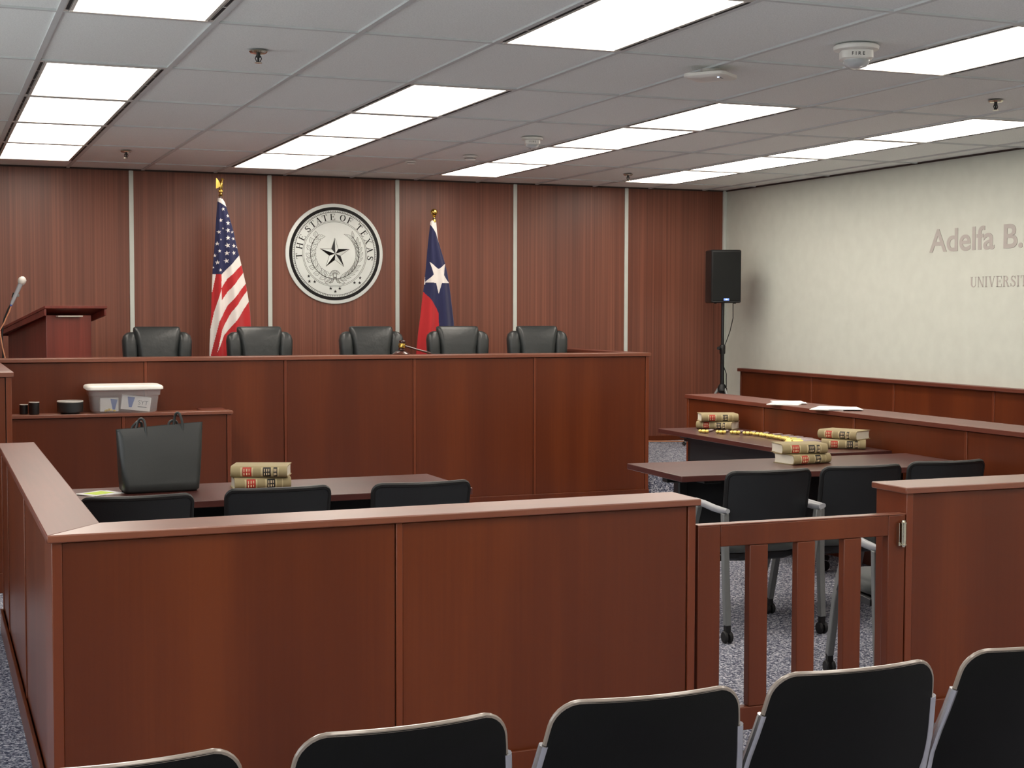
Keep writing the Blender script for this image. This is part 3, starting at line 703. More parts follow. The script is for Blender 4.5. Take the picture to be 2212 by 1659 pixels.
# ------------------------------------------------------------------ seal on the back wall
def star_pts(r, ri=0.382, rot=90):
    return [((r if k % 2 == 0 else r * ri) * math.cos(math.radians(rot + 36 * k)), (r if k % 2 == 0 else r * ri) * math.sin(math.radians(rot + 36 * k))) for k in range(10)]
def seal():
    R = 0.443
    t = thing('state_seal', 'large round silver and black seal with a five-pointed star on the back wall', 'seal', (3.388, YB - 0.0005, 2.065))
    X = Matrix(((R, 0, 0, 0), (0, 0, -R, 0), (0, R, 0, 0), (0, 0, 0, 1)))   # seal plane (x,y) to wall, z out of the wall
    def mb(): q = MB(); q.T = X; return q
    def ring(r0, r1, z0, z1, n=96):
        q = mb(); c = [(math.cos(2 * PI * k / n), math.sin(2 * PI * k / n)) for k in range(n)]
        q.loft([[(r * a, r * b, z) for a, b in c] for r, z in ((r0, z0), (r1, z0), (r1, z1), (r0, z1), (r0, z0))], cap=False); return q
    q = mb(); q.lathe([(0, 0), (1.0, 0), (1.0, 0.035), (0.985, 0.045), (0, 0.045)], n=96); q.build('disc', M['silver'], t)
    ring(0.868, 0.93, 0.045, 0.052).build('black_ring', M['ink'], t)
    q = mb()
    for k in range(150):
        a = 2 * PI * k / 150
        q.T = X @ Matrix.Rotation(a, 4, 'Z'); q.box(0.832, 0.858, -0.0045, 0.0045, 0.045, 0.048)
    q.build('bead_ring', M['thinink'], t, smooth=0)
    for r in (0.822, 0.655, 0.632): ring(r, r + 0.008 if r > 0.7 else r + 0.006, 0.045, 0.048).build('fine_ring', M['ink'] if r > 0.7 else M['thinink'], t)
    q = mb(); h = 0.125
    for ch, an in zip('THESTATEOFTEXAS', (184, 168.5, 155, 139, 128, 117, 106, 93.5, 77, 64.5, 47, 34.5, 21, 7, -6)):
        wd, P = serif(ch)
        for p in P:
            q.T = X @ Matrix.Rotation(math.radians(an - 90), 4, 'Z') @ Matrix.Translation((-wd * h / 2, 0.672, 0)) @ Matrix.Scale(h, 4)
            q.prism(p, 0.045 / h, 0.051 / h)
    q.build('lettering', M['ink'], t, smooth=0)
    # centre star: alternating dark and light facets
    q = mb(); S = star_pts(0.315)
    for k in range(10):
        q.m = 0 if k % 2 == 0 else 1
        a, b = S[k], S[(k + 1) % 10]
        if k % 2 == 0: pass
        q.add([(a[0], a[1], 0.046), (b[0], b[1], 0.046), (0, 0, 0.085)], [(0, 1, 2)])
    q.build('center_star', [M['ink'], M['silver']], t, smooth=0)
    q = mb()
    for k in range(10):
        a, b = S[k], S[(k + 1) % 10]; q.tube([(a[0], a[1], 0.047), (b[0], b[1], 0.047)], 0.0035, 5)
    q.build('star_outline', M['thinink'], t, smooth=0)
    def outline(q, pts, wd=0.0045, close=True):
        if close: pts = pts + [pts[0]]
        for (x0, y0), (x1, y1) in zip(pts, pts[1:]):
            dx, dy = x1 - x0, y1 - y0; l = math.hypot(dx, dy) or 1; nx, ny = -dy / l * wd / 2, dx / l * wd / 2
            q.prism([(x0 + nx, y0 + ny), (x0 - nx, y0 - ny), (x1 - nx, y1 - ny), (x1 + nx, y1 + ny)], 0.045, 0.0485)
    def leaf(q, x, y, an, L, W, lobed):
        N = 12 if lobed else 8; up = []; lo = []
        for i in range(N + 1):
            s = i / N; hw = W * math.sin(PI * s ** 0.8) * (1 + (0.28 * math.sin(s * PI * 7) if lobed else 0)) / 2
            up.append((s * L, hw)); lo.append((s * L, -hw))
        c, s_ = math.cos(an), math.sin(an)
        tr = lambda p: (x + p[0] * c - p[1] * s_, y + p[0] * s_ + p[1] * c)
        outline(q, [tr(p) for p in up + lo[::-1]], 0.005)
        outline(q, [tr((0, 0)), tr((L * 0.75, 0))], 0.004, False)
    for side, lob in ((1, True), (-1, False)):           # oak on the left, olive on the right
        q = mb(); prev = None
        stem = []
        for i in range(25):
            th = math.radians(-97 - i * (128 / 24)) if side == 1 else math.radians(-83 + i * (128 / 24))
            stem.append((0.5 * math.cos(th), 0.5 * math.sin(th)))
        outline(q, stem, 0.012, False)
        M_ = 9 if lob else 11
        for i in range(M_):
            k = int(1 + i * 22 / (M_ - 1)); x, y = stem[k]; dx, dy = stem[min(k + 1, 24)][0] - stem[k - 1][0], stem[min(k + 1, 24)][1] - stem[k - 1][1]
            a0 = math.atan2(dy, dx)
            for sgn in (1, -1):
                inn = (sgn == -1) if side == 1 else (sgn == 1)
                LL = (0.19 if inn else 0.125) * (1.0 if lob else 1.12); WW = 0.085 if lob else 0.048
                leaf(q, x, y, a0 + sgn * (0.75 if lob else 0.5), LL, WW, lob)
        q.build('oak_branch' if lob else 'olive_branch', M['thinink'], t, smooth=0)
    q = mb()
    for k in range(7):
        an = math.radians(20 + k * 23.3); an2 = an + math.radians(23.3) 
        outline(q, [(0.055 * math.cos(an), -0.43 + 0.05 * math.sin(an)), (0.105 * math.cos(an), -0.43 + 0.10 * math.sin(an)), (0.105 * math.cos(an2), -0.43 + 0.10 * math.sin(an2)), (0.055 * math.cos(an2), -0.43 + 0.05 * math.sin(an2))], 0.007)
    for sx in (-1, 1):
        outline(q, [(0, -0.46), (sx * 0.07, -0.52), (sx * 0.11, -0.59), (sx * 0.05, -0.57)], 0.009)
        outline(q, [(sx * 0.02, -0.5), (sx * 0.14, -0.53), (sx * 0.2, -0.58), (sx * 0.17, -0.6), (sx * 0.08, -0.56)], 0.007)
    outline(q, [(-0.03, -0.4), (0.03, -0.4), (0.035, -0.47), (0, -0.51), (-0.035, -0.47)], 0.01)
    q.build('ribbon', M['thinink'], t, smooth=0)
    for x, y in ((408, 1183), (418, 1262), (497, 1267), (1190, 1202), (1103, 1278), (1183, 1280), (740, 1368), (878, 1368), (810, 1415)):
        q = mb(); cx, cy = (x - 805) / 740, (838 - y) / 765
        q.T = X @ Matrix.Translation((cx, cy, 0)); q.prism(star_pts(0.036), 0.045, 0.05)
        q.build('small_star', M['ink'], t, smooth=0)
seal()

# ------------------------------------------------------------------ wall lettering on the right wall (seen from the room: reads towards the camera)
def wall_words():
    t = thing('wall_sign', 'large grey sans-serif name lettering on the cream right wall', 'sign', (XR - 0.0005, 9.62, 2.035))
    fr = frame((-0.0014, 0, 0), (0, -1, 0), (0, 0, 1))
    txt('Adelfa B.', 0.246, M['letter'], fr, 'lettering', t, 0.0012, 0.0042, sx=1.2)
    t2 = thing('wall_sign', 'smaller grey serif capital lettering on the cream right wall, below the large name', 'sign', (XR - 0.0005, 9.13, 1.752))
    q = MB(); x = 0; h = 0.078
    B = frame((0, 0, 0), (0, -1, 0), (0, 0, 1))
    for ch in 'UNIVERSITY':
        wd, P = serif(ch)
        for p in P:
            q.T = B @ Matrix.Translation((x, 0, 0)) @ Matrix.Scale(h, 4); q.prism(p, 0.0, 0.02)
        x += (wd + 0.2) * h * 0.96
    q.build('lettering', M['letter'], t2, smooth=0)
wall_words()

# ------------------------------------------------------------------ flags
def in_poly(x, y, P):
    c = False; j = len(P) - 1
    for i in range(len(P)):
        if (P[i][1] > y) != (P[j][1] > y) and x < (P[j][0] - P[i][0]) * (y - P[i][1]) / (P[j][1] - P[i][1]) + P[i][0]: c = not c
        j = i
    return c
def drape(parent, Lf, Rt, y0, y1, to_x, to_z, color, nu, nv, depth, folds):
    """cloth hanging in folds; (x, y) run in pattern units, to_x/to_z turn them into metres"""
    A = []; B = []; fs = []; mi = []
    for j in range(nv + 1):
        y = y0 + (y1 - y0) * j / nv; l, r = lerp(Lf, y), lerp(Rt, y); s = (y - y0) / (y1 - y0)
        for i in range(nu + 1):
            u = i / nu; x = l + (r - l) * u
            d = depth * (0.25 + 0.75 * s) * math.sin(PI * u) ** 0.7
            d += sum(a * s * math.cos((u - c) * PI / wd_) ** 2 if abs(u - c) < wd_ / 2 else 0 for c, wd_, a in folds)
            A.append((to_x(x), -d, to_z(y)))
            B.append((to_x(x), depth * (0.2 + 0.5 * s) * math.sin(PI * u) * (1 + 0.3 * math.sin(u * 17)), to_z(y)))
    n = nu + 1; N = len(A)
    for j in range(nv):
        for i in range(nu):
            a = j * n + i; x0 = lerp(Lf, y0 + (y1 - y0) * (j + .5) / nv); x1 = lerp(Rt, y0 + (y1 - y0) * (j + .5) / nv)
            c = color(x0 + (x1 - x0) * (i + .5) / nu, y0 + (y1 - y0) * (j + .5) / nv)
            fs.append((a, a + 1, a + n + 1, a + n)); mi.append(c)
            fs.append((N + a + n, N + a + n + 1, N + a + 1, N + a)); mi.append(c)
    for i in range(nu):
        fs.append((i, N + i, N + i + 1, i + 1)); mi.append(mi[0]); k = nv * n + i; fs.append((k, k + 1, N + k + 1, N + k)); mi.append(mi[-1])
    q = MB(); q.v = A + B; q.f = fs; q.mi = mi
    # weld the two side edges
    o = q.build('cloth', [M['flag_blue'], M['flag_white'], M['flag_red']], parent, smooth=80)
    bm = bmesh.new(); bm.from_mesh(o.data); bmesh.ops.remove_doubles(bm, verts=bm.verts, dist=1e-5); bm.to_mesh(o.data); bm.free()
    return o
def flag_base(t, h):
    MB().lathe([(0, 0), (0.15, 0), (0.15, 0.012), (0.1, 0.03), (0.035, 0.045), (0.028, 0.1), (0.0, 0.1)], n=32).build('base', M['gold'], t)
    MB().lathe([(0, 0.1), (0.0135, 0.1), (0.0135, h), (0, h)], n=14).build('pole', M['dark_wood'], t)
def us_flag():
    k = 258.9
    X0, Y0 = 2.295, 12.35
    t = thing('striped_flag', 'flag with red and white stripes and white stars on blue, hanging behind the bench', 'flag', (X0, Y0, DAIS))
    px0, zref = 477.0, 2.535 - DAIS                       # crop row 240 (pole top) sits at 2.535 m
    sc = 4.3667
    to_x = lambda x: (x / sc + 420 - px0) / k
    to_z = lambda y: zref - 0.045 - (y - 235) / sc / k
    Lf = [(232, 222), (250, 220), (420, 205), (640, 190), (900, 168), (1080, 158), (1320, 148), (1610, 133), (1900, 125)]
    Rt = [(232, 262), (270, 288), (390, 325), (530, 365), (690, 400), (770, 420), (920, 455), (1030, 480), (1180, 505), (1300, 520), (1610, 535), (1900, 540)]
    B = [[(242, 950), (420, 765)], [(242, 1075), (300, 985), (440, 855)], [(232, 1205), (300, 1110), (460, 925)],
         [(165, 1610), (215, 1390), (300, 1235), (480, 1030)], [(208, 1610), (240, 1470), (330, 1300), (495, 1093)], [(222, 1610), (260, 1520), (380, 1370), (505, 1205)]]
    L1 = [(150, 1420), (175, 1300), (205, 1200), (240, 1085)]
    stars = [(267, 335, 19), (312, 397, 19), (245, 440, 21), (313, 465, 23), (263, 517, 11), (310, 533, 24), (352, 548, 15), (226, 550, 19), (307, 604, 25), (362, 610, 18), (242, 620, 11), (210, 658, 22), (302, 675, 26), (367, 676, 22), (228, 728, 17),
             (189, 770, 18), (296, 747, 25), (364, 744, 22), (210, 835, 23), (291, 820, 25), (174, 882, 13), (233, 906, 18), (395, 690, 12)]
    SP = [(x, y, r, [(x + a, y - b) for a, b in star_pts(r, rot=90 + (x * 7) % 15)]) for x, y, r in stars]
    def color(x, y):
        if y < 262 + (x - 218) * 0.6: return 1
        can = (y < 945) if x <= 242 else (y < lerp(B[0], x))
        if can:
            for sx, sy, r, P in SP:
                if abs(x - sx) < r and abs(y - sy) < r and in_poly(x, y, P): return 1
            return 0
        if x <= 242 and y < lerp(L1, x):
            return 1 if (x < 195 - (y - 950) * 0.2 and y < 1110) else 2
        c = 1
        for q, b in enumerate(B[1:]):
            if x <= 242 and q < 2: continue
            if y > lerp(b, x): c = 2 if q in (0, 2, 4) else 1
        return c
    drape(t, Lf, Rt, 232, 1900, to_x, to_z, color, 92, 400, 0.06, [(0.2, 0.3, 0.05), (0.62, 0.45, 0.07)])
    flag_base(t, zref - 0.01)
    z = zref - 0.02
    MB().lathe([(0, 0), (0.012, 0), (0.02, 0.01), (0.012, 0.02), (0.01, 0.03), (0.022, 0.04), (0.022, 0.05), (0.01, 0.058), (0, 0.06)], c=(0, 0, z - 0.01), n=20).build('finial_base', M['gold'], t)
    e = MB()                                              # eagle: body, head, raised wings
    e.tube([(0.0, 0, z + 0.045), (0.002, 0, z + 0.075), (0.0, -0.004, z + 0.11), (0.006, -0.012, z + 0.128)], [0.01, 0.02, 0.014, 0.008], 10)
    for q in (-1, 1):
        e.loft([[(q * 0.012, 0.0 + d, z + 0.075 + h) for d, h in ((-0.006, 0), (0.006, 0), (0.006, 0.02), (-0.006, 0.02))],
                [(q * 0.035, 0.01 + d, z + 0.09 + h) for d, h in ((-0.006, -0.03), (0.006, -0.03), (0.006, 0.035), (-0.006, 0.035))],
                [(q * 0.046, 0.015 + d, z + 0.085 + h) for d, h in ((-0.003, -0.03), (0.003, -0.03), (0.003, 0.055), (-0.003, 0.055))]])
    e.lathe([(0, -0.012), (0.009, -0.008), (0.012, 0), (0.009, 0.009), (0, 0.012)], c=(0.004, -0.012, z + 0.133), n=12)
    e.tube([(0.004, -0.02, z + 0.134), (0.008, -0.034, z + 0.127)], [0.005, 0.001], 8)
    e.build('eagle_finial', M['gold'], t).rotation_euler = (0, 0, 0.9)
def tx_flag():
    k = 244.5
    X0, Y0 = 4.185, 12.42
    t = thing('lone_star_flag', 'flag with one large white star on blue above red, hanging behind the bench', 'flag', (X0, Y0, DAIS))
    px0 = 940.0; sc = 5.185; zref = 2.37 - DAIS
    to_x = lambda x: (x / sc + 880 - px0) / k
    to_z = lambda y: zref - (y - 150) / sc / k
    Lf = [(150, 300), (185, 266), (230, 262), (450, 235), (700, 212), (900, 190), (1080, 165), (1250, 145), (1430, 120), (1630, 98), (1900, 85)]
    Rt = [(150, 330), (200, 337), (380, 356), (620, 433), (740, 465), (870, 490), (1100, 520), (1290, 545), (1630, 562), (1900, 570)]
    HB = [(258, 205), (300, 265), (330, 320), (357, 392)]
    ST = [(248, 628), (350, 708), (441, 646), (412, 775), (488, 865), (382, 865), (350, 985), (322, 862), (197, 857), (292, 768)]
    RB = [(180, 960), (250, 1040), (320, 1140), (345, 1200)]
    def color(x, y):
        if y < lerp(HB, x): return 1
        if in_poly(x, y, ST): return 1
        if x < 203 and 720 < y < 880: return 1
        if x < 348 and y > lerp(RB, x): return 2
        return 0
    drape(t, Lf, Rt, 150, 1900, to_x, to_z, color, 92, 400, 0.055, [(0.25, 0.4, 0.05), (0.7, 0.45, 0.06)])
    flag_base(t, zref + 0.01)
    MB().lathe([(0, 0), (0.016, 0), (0.018, 0.02), (0.013, 0.03), (0.011, 0.045), (0.018, 0.052), (0.011, 0.058), (0.02, 0.066), (0.029, 0.08), (0.031, 0.092), (0.027, 0.107), (0.014, 0.118), (0, 0.121)], c=(0, 0, zref - 0.03), n=24).build('ball_finial', M['gold'], t)
us_flag(); tx_flag()

# ------------------------------------------------------------------ speaker on tripod
def pa():
    X, Y = 6.925, 12.12
    st = thing('speaker_stand', 'black tripod stand holding up the loudspeaker in the far right corner', 'speaker stand', (X, Y, DAIS))
    z = 1.34
    bk = M['black_metal']
    MB().lathe([(0, 0.12), (0.019, 0.12), (0.019, 0.9), (0, 0.9)], n=16).build('lower_pole', bk, st)
    MB().lathe([(0, 0.8), (0.0155, 0.8), (0.0155, z - 0.001), (0, z - 0.001)], n=16).build('upper_pole', bk, st)
    b = MB(); b.lathe([(0, 0.865), (0.026, 0.865), (0.028, 0.88), (0.028, 0.94), (0.022, 0.95), (0, 0.95)], n=18); b.build('collar', M['black'], st)
    MB().tube([(-0.02, -0.01, 0.91), (-0.06, -0.03, 0.92)], [0.008, 0.017], 10).build('clamp_knob', M['black'], st)
    MB().lathe([(0, 0.50), (0.03, 0.50), (0.048, 0.52), (0.048, 0.54), (0.028, 0.58), (0, 0.58)], n=12).build('leg_hub', M['black'], st)
    for k in range(3):
        a = math.radians(-75 + 120 * k); c, s = math.cos(a), math.sin(a)
        l = MB().tube([(0.035 * c, 0.035 * s, 0.54), (0.36 * c, 0.36 * s, 0.02)], 0.0125, 10).build('leg', M['greyleg'], st)
        MB().tube([(0.348 * c, 0.348 * s, 0.036), (0.368 * c, 0.368 * s, 0.0145)], 0.0175, 10).build('rubber_foot', M['rubber'], l)
        MB().tube([(0.02 * c, 0.02 * s, 0.15), (0.2 * c, 0.2 * s, 0.276)], 0.007, 8).build('brace', bk, st)
    sp_ = thing('loudspeaker', 'black rectangular loudspeaker with a lit blue badge on top of the tripod', 'loudspeaker', (X, Y, DAIS + z), math.radians(-17))
    hx, hd, H = 0.142, 0.14, 0.49
    b = MB(); b.loft([rrect(hx - 0.01, hd - 0.01, 0.02, 0.0), rrect(hx, hd, 0.025, 0.008), rrect(hx, hd, 0.025, H - 0.008), rrect(hx - 0.01, hd - 0.01, 0.02, H)]); b.build('cabinet', M['black'], sp_, smooth=50)
    MB().box(-hx + 0.012, hx - 0.012, -hd - 0.006, -hd + 0.002, 0.02, H - 0.02).build('grille', M['grille'], sp_, bevel=0.006)
    MB().box(-0.025, 0.025, -hd - 0.0085, -hd - 0.006, 0.022, 0.042).build('badge_light', M['led_dim'], sp_, bevel=0.001)
    MB().box(-0.008, 0.008, -hd - 0.0095, -hd - 0.0085, 0.028, 0.036).build('badge_mark', M['led'], sp_, smooth=0)
    for x in (-0.09, 0.09): MB().lathe([(0, -0.006), (0.012, -0.006), (0.014, 0.001), (0, 0.001)], c=(x, -0.09, 0), n=12).build('rubber_foot', M['rubber'], sp_)
    pts = [(X + 0.05, Y - 0.10, DAIS + z - 0.002), (X + 0.052, Y - 0.10, 1.5), (X + 0.045, Y - 0.06, 1.38), (X + 0.02, Y - 0.035, 1.28), (X - 0.022, Y - 0.036, 1.2), (X - 0.028, Y - 0.038, 1.1), (X + 0.024, Y - 0.034, 0.98), (X + 0.028, Y - 0.03, 0.86), (X - 0.015, Y - 0.055, 0.76), (X + 0.01, Y - 0.07, 0.64), (X + 0.06, Y - 0.07, 0.5), (X + 0.12, Y - 0.12, 0.308), (X + 0.25, Y - 0.2, 0.306)]
    q = []
    for i in range(len(pts) - 1):
        for s in range(4):
            f = s / 4; q.append(tuple(pts[i][c] * (1 - f) + pts[i + 1][c] * f for c in range(3)))
    tag(MB().tube(q + [pts[-1]], 0.004, 7).build('speaker_cable', M['rubber']), 'thin black cable hanging from the loudspeaker down its stand', 'cable')
pa()

# ------------------------------------------------------------------ lectern and microphone behind the bench, left
def lectern():
    th = math.radians(37)
    t = thing('lectern', 'reddish wooden lectern with a sloped top, standing at the left behind the bench', 'lectern', (0.835, 11.50, DAIS), th)
    # local: front face y=0 facing -Y (rotated to the right), body runs to +Y
    W, D = 0.44, 0.42; zf, zb = 1.225, 1.075
    b = MB(); b.loft([[(0, 0, 0.001), (W, 0, 0.001), (W, D, 0.001), (0, D, 0.001)], [(0, 0, zf), (W, 0, zf), (W, D, zf - 0.14), (0, D, zf - 0.14)]]); b.build('body', M['lectern'], t, bevel=0.004)
    x0, x1, y0, y1 = -0.07, W + 0.10, -0.07, D + 0.10
    sl = lambda y: 1.275 - (y - y0) * 0.34
    b = MB(); b.loft([[(x0, y0, sl(y0)), (x1, y0, sl(y0)), (x1, y1, sl(y1)), (x0, y1, sl(y1))], [(x0, y0, sl(y0) + 0.022), (x1, y0, sl(y0) + 0.022), (x1, y1, sl(y1) + 0.022), (x0, y1, sl(y1) + 0.022)]]); b.build('sloped_top', M['lectern'], t, bevel=0.003)
    for x in (x0 + 0.004, x1 - 0.022):
        b = MB(); b.loft([[(x, y0 + 0.01, sl(y0 + 0.01)), (x, y1 - 0.02, sl(y1 - 0.02)), (x, y1 - 0.02, sl(y1 - 0.02) - 0.03), (x, y0 + 0.01, sl(y0 + 0.01) - 0.05)], [(x + 0.018, y0 + 0.01, sl(y0 + 0.01)), (x + 0.018, y1 - 0.02, sl(y1 - 0.02)), (x + 0.018, y1 - 0.02, sl(y1 - 0.02) - 0.03), (x + 0.018, y0 + 0.01, sl(y0 + 0.01) - 0.05)]])
        b.build('side_skirt', M['lectern'], t, bevel=0.002)
    MB().box(x0, x1, y1, y1 + 0.02, sl(y1) - 0.01, sl(y1) + 0.055).build('paper_lip', M['lectern'], t, bevel=0.003)
    MB().box(0.09, 0.33, -0.03, -0.001, 1.212, 1.222).build('front_ledge', M['white_matte'], t, bevel=0.002)
lectern()
def mic():
    X, Y = 0.51, 11.12
    st = thing('microphone_stand', 'black gooseneck microphone stand at the left edge, behind the bench', 'microphone stand', (X, Y, 1.0505))
    MB().lathe([(0, 0), (0.07, 0), (0.07, 0.008), (0.03, 0.016), (0.012, 0.02), (0, 0.02)], n=28).build('base', M['black_metal'], st)
    MB().tube([(0, 0, 0.018), (0.0, 0, 0.2), (-0.004, 0, 0.32), (0.002, 0, 0.40), (0.012, 0, 0.45), (0.04, 0, 0.52), (0.072, 0, 0.575), (0.098, 0, 0.61)], 0.006, 10).build('gooseneck', M['black_metal'], st)
    MB().lathe([(0, -0.012), (0.012, -0.01), (0.014, 0), (0.012, 0.01), (0, 0.012)], c=(0.103, 0, 0.618), n=12).build('joint', M['greyleg'], st)
    MB().tube([(0.103, -0.004, 0.622), (0.082, -0.006, 0.628), (0.075, -0.006, 0.60)], [0.007, 0.014, 0.013], 10).build('mic_clip', M['black'], st)
    mt = thing('microphone', 'handheld microphone with a pale ball grille, held in the stand at left', 'microphone', (X + 0.068, Y - 0.02, 1.62))
    ax = Vector((0.075, 0, 0.17)).normalized()
    p = lambda s: tuple(ax * s)
    MB().tube([p(-0.02), p(0.0), p(0.09), p(0.13), p(0.145)], [0.010, 0.012, 0.015, 0.017, 0.02], 14).build('body', M['greyarm'], mt)
    MB().tube([p(0.142), p(0.15), p(0.165), p(0.18), p(0.193), p(0.198)], [0.02, 0.026, 0.029, 0.027, 0.016, 0.003], 16).build('grille', M['white_matte'], mt)
    MB().tube([p(-0.03), p(-0.02)], [0.007, 0.009], 10).build('connector', M['bluecloth'], mt)
    pts = [(X + 0.058, Y - 0.02, 1.59), (X + 0.046, Y - 0.02, 1.55), (X + 0.03, Y - 0.016, 1.52), (X + 0.01, Y - 0.014, 1.47), (X - 0.02, Y - 0.012, 1.42), (X - 0.012, Y - 0.016, 1.36), (X - 0.004, Y - 0.016, 1.30), (X + 0.014, Y - 0.014, 1.22), (X + 0.01, Y - 0.012, 1.14), (X + 0.02, Y - 0.08, 1.056), (X + 0.2, Y + 0.05, 1.056)]
    tag(MB().tube(pts, 0.0045, 8).build('microphone_cable', M['orange']), 'tan cable twisting down the microphone stand', 'cable')
mic()

# ------------------------------------------------------------------ gavel and block on the bench
def gavel():
    X, Y = 3.43, 10.98
    b = thing('sound_block', 'round dark wooden sound block on the bench ledge, under the gavel', 'sound block', (X, Y, ZB + 0.0003))
    MB().lathe([(0, 0), (0.066, 0), (0.068, 0.006), (0.060, 0.012), (0.05, 0.016), (0.046, 0.022), (0.03, 0.026), (0, 0.027)], n=36).build('block', M['dark_wood'], b)
    z = 0.0305
    g = thing('gavel', 'dark wooden gavel with a gold band, standing on the sound block', 'gavel', (X + 0.002, Y, ZB + z), math.radians(-8))
    g.rotation_euler = (0, math.radians(6), 0)
    MB().lathe([(0, 0), (0.02, 0), (0.026, 0.004), (0.026, 0.014), (0.02, 0.018), (0.024, 0.022), (0, 0.022)], n=28).build('head_end', M['dark_wood'], g)
    MB().lathe([(0, 0.022), (0.0265, 0.022), (0.0275, 0.03), (0.0275, 0.046), (0.0265, 0.054), (0, 0.054)], n=28).build('gold_band', M['gold'], g)
    MB().lathe([(0, 0.054), (0.024, 0.054), (0.02, 0.058), (0.026, 0.062), (0.026, 0.074), (0.018, 0.08), (0, 0.081)], n=28).build('head_end', M['dark_wood'], g)
    MB().tube([(0.024, 0, 0.038), (0.05, 0, 0.033), (0.06, 0, 0.031), (0.12, 0, 0.02), (0.2, 0, 0.008), (0.235, 0, 0.002), (0.245, 0, 0.0)], [0.006, 0.006, 0.0085, 0.007, 0.0085, 0.008, 0.003], 12).build('handle', M['dark_wood'], g)
gavel()

# ------------------------------------------------------------------ books
def book(label, loc, rz, var=0, group='tan law books stacked in pairs'):
    """spine faces -Y, length along X; origin at the middle of the base"""
    t = thing('law_book', label, 'book', loc, rz, group)
    L, D, H = 0.262, 0.178, 0.054
    hl = L / 2
    prof = [(0.07, 0.0), (-0.06, 0.0), (-0.074, 0.003), (-0.083, 0.014), (-0.086, 0.027), (-0.083, 0.040), (-0.074, 0.051), (-0.06, 0.054), (0.092, 0.054), (0.092, 0.0505), (-0.062, 0.0505), (-0.074, 0.045), (-0.079, 0.027), (-0.074, 0.009), (-0.062, 0.0035), (0.092, 0.0035), (0.092, 0.0)]
    b = MB(); b.loft([[(-hl, y, z) for y, z in prof[1:]], [(hl, y, z) for y, z in prof[1:]]]); b.build('cover', M['tan'], t, smooth=40)
    b = MB(); rg = []
    for x in (-hl + 0.005, hl - 0.005): rg.append([(x, y, z) for y, z in ((0.086, 0.004), (0.082, 0.027), (0.086, 0.050), (-0.066, 0.050), (-0.074, 0.044), (-0.0775, 0.027), (-0.074, 0.010), (-0.066, 0.004))])
    b.loft(rg); b.build('pages', M['pages'], t, smooth=40)
    arc = [(-0.0735, 0.0035), (-0.0838, 0.014), (-0.0868, 0.027), (-0.0838, 0.040), (-0.0735, 0.0505)]
    def wrap(x0, x1, mt, nm, off=0.0, lo=0, hi=4):
        q = MB(); A = arc[lo:hi + 1]
        q.loft([[(x, y - off, z) for y, z in A] + [(x, y + 0.002, z) for y, z in A[::-1]] for x in (x0, x1)]); return q.build(nm, mt, t, smooth=40)
    s = 1 if var % 2 == 0 else 1
    lab = [(-0.075, -0.035, 'redlab'), (0.02, 0.055, 'blklab')] + ([(0.068, 0.084, 'blklab')] if var in (0, 2) else [])
    for x0, x1, mm in lab:
        wrap(x0, x1, M[mm], 'spine_label', 0.0006)
        q = MB()                                          # gilt print: short worn lines across the label
        k = 3 if x1 - x0 > 0.02 else 2
        for i in range(k):
            xa = x0 + (x1 - x0) * (i + 0.6) / (k + 0.4)
            for za, zb_ in ((0.012, 0.024), (0.028, 0.042)):
                q.box(xa - 0.0018, xa + 0.0018 + 0.0012 * (i % 2), -0.0876 if za > 0.02 else -0.0872, -0.084, za + 0.001 * i, zb_)
        q.build('spine_print', M['giltline'], t, smooth=0)
    q = [(-0.085, -0.078), (-0.033, -0.027), (0.010, 0.017), (0.058, 0.063), (0.088, 0.092)]
    for x0, x1 in q: wrap(x0, x1, M['band'], 'spine_band', 0.0004)
    return t
TZ = 0.7393
bk = book('tan law book with spine facing forward, lower of the pair on the left table', (1.452, 6.86, TZ), math.radians(-4), 1)
def bcopy(v, loc, rz, label):
    return book(label, loc, math.radians(rz), v)
bcopy(0, (1.456, 6.862, TZ + 0.0545), -20, 'tan law book, upper of the pair on the left table')
bcopy(1, (4.47, 6.93, TZ), 8, 'tan law book, lower of the pair nearest the swing gate')
bcopy(0, (4.46, 6.95, TZ + 0.0545), -10, 'tan law book, upper of the pair nearest the swing gate')
bcopy(2, (5.19, 9.14, TZ), -50, 'tan law book, lower of the far pair on the table by the jury box')
bcopy(1, (5.19, 9.14, TZ + 0.0545), -18, 'tan law book, upper of the far pair on the table by the jury box')
bcopy(2, (5.19, 7.60, TZ), -34, 'tan law book, lower of the near pair on the table by the jury box')
bcopy(0, (5.21, 7.63, TZ + 0.0545), -64, 'tan law book, upper of the near pair, page ends facing the right')

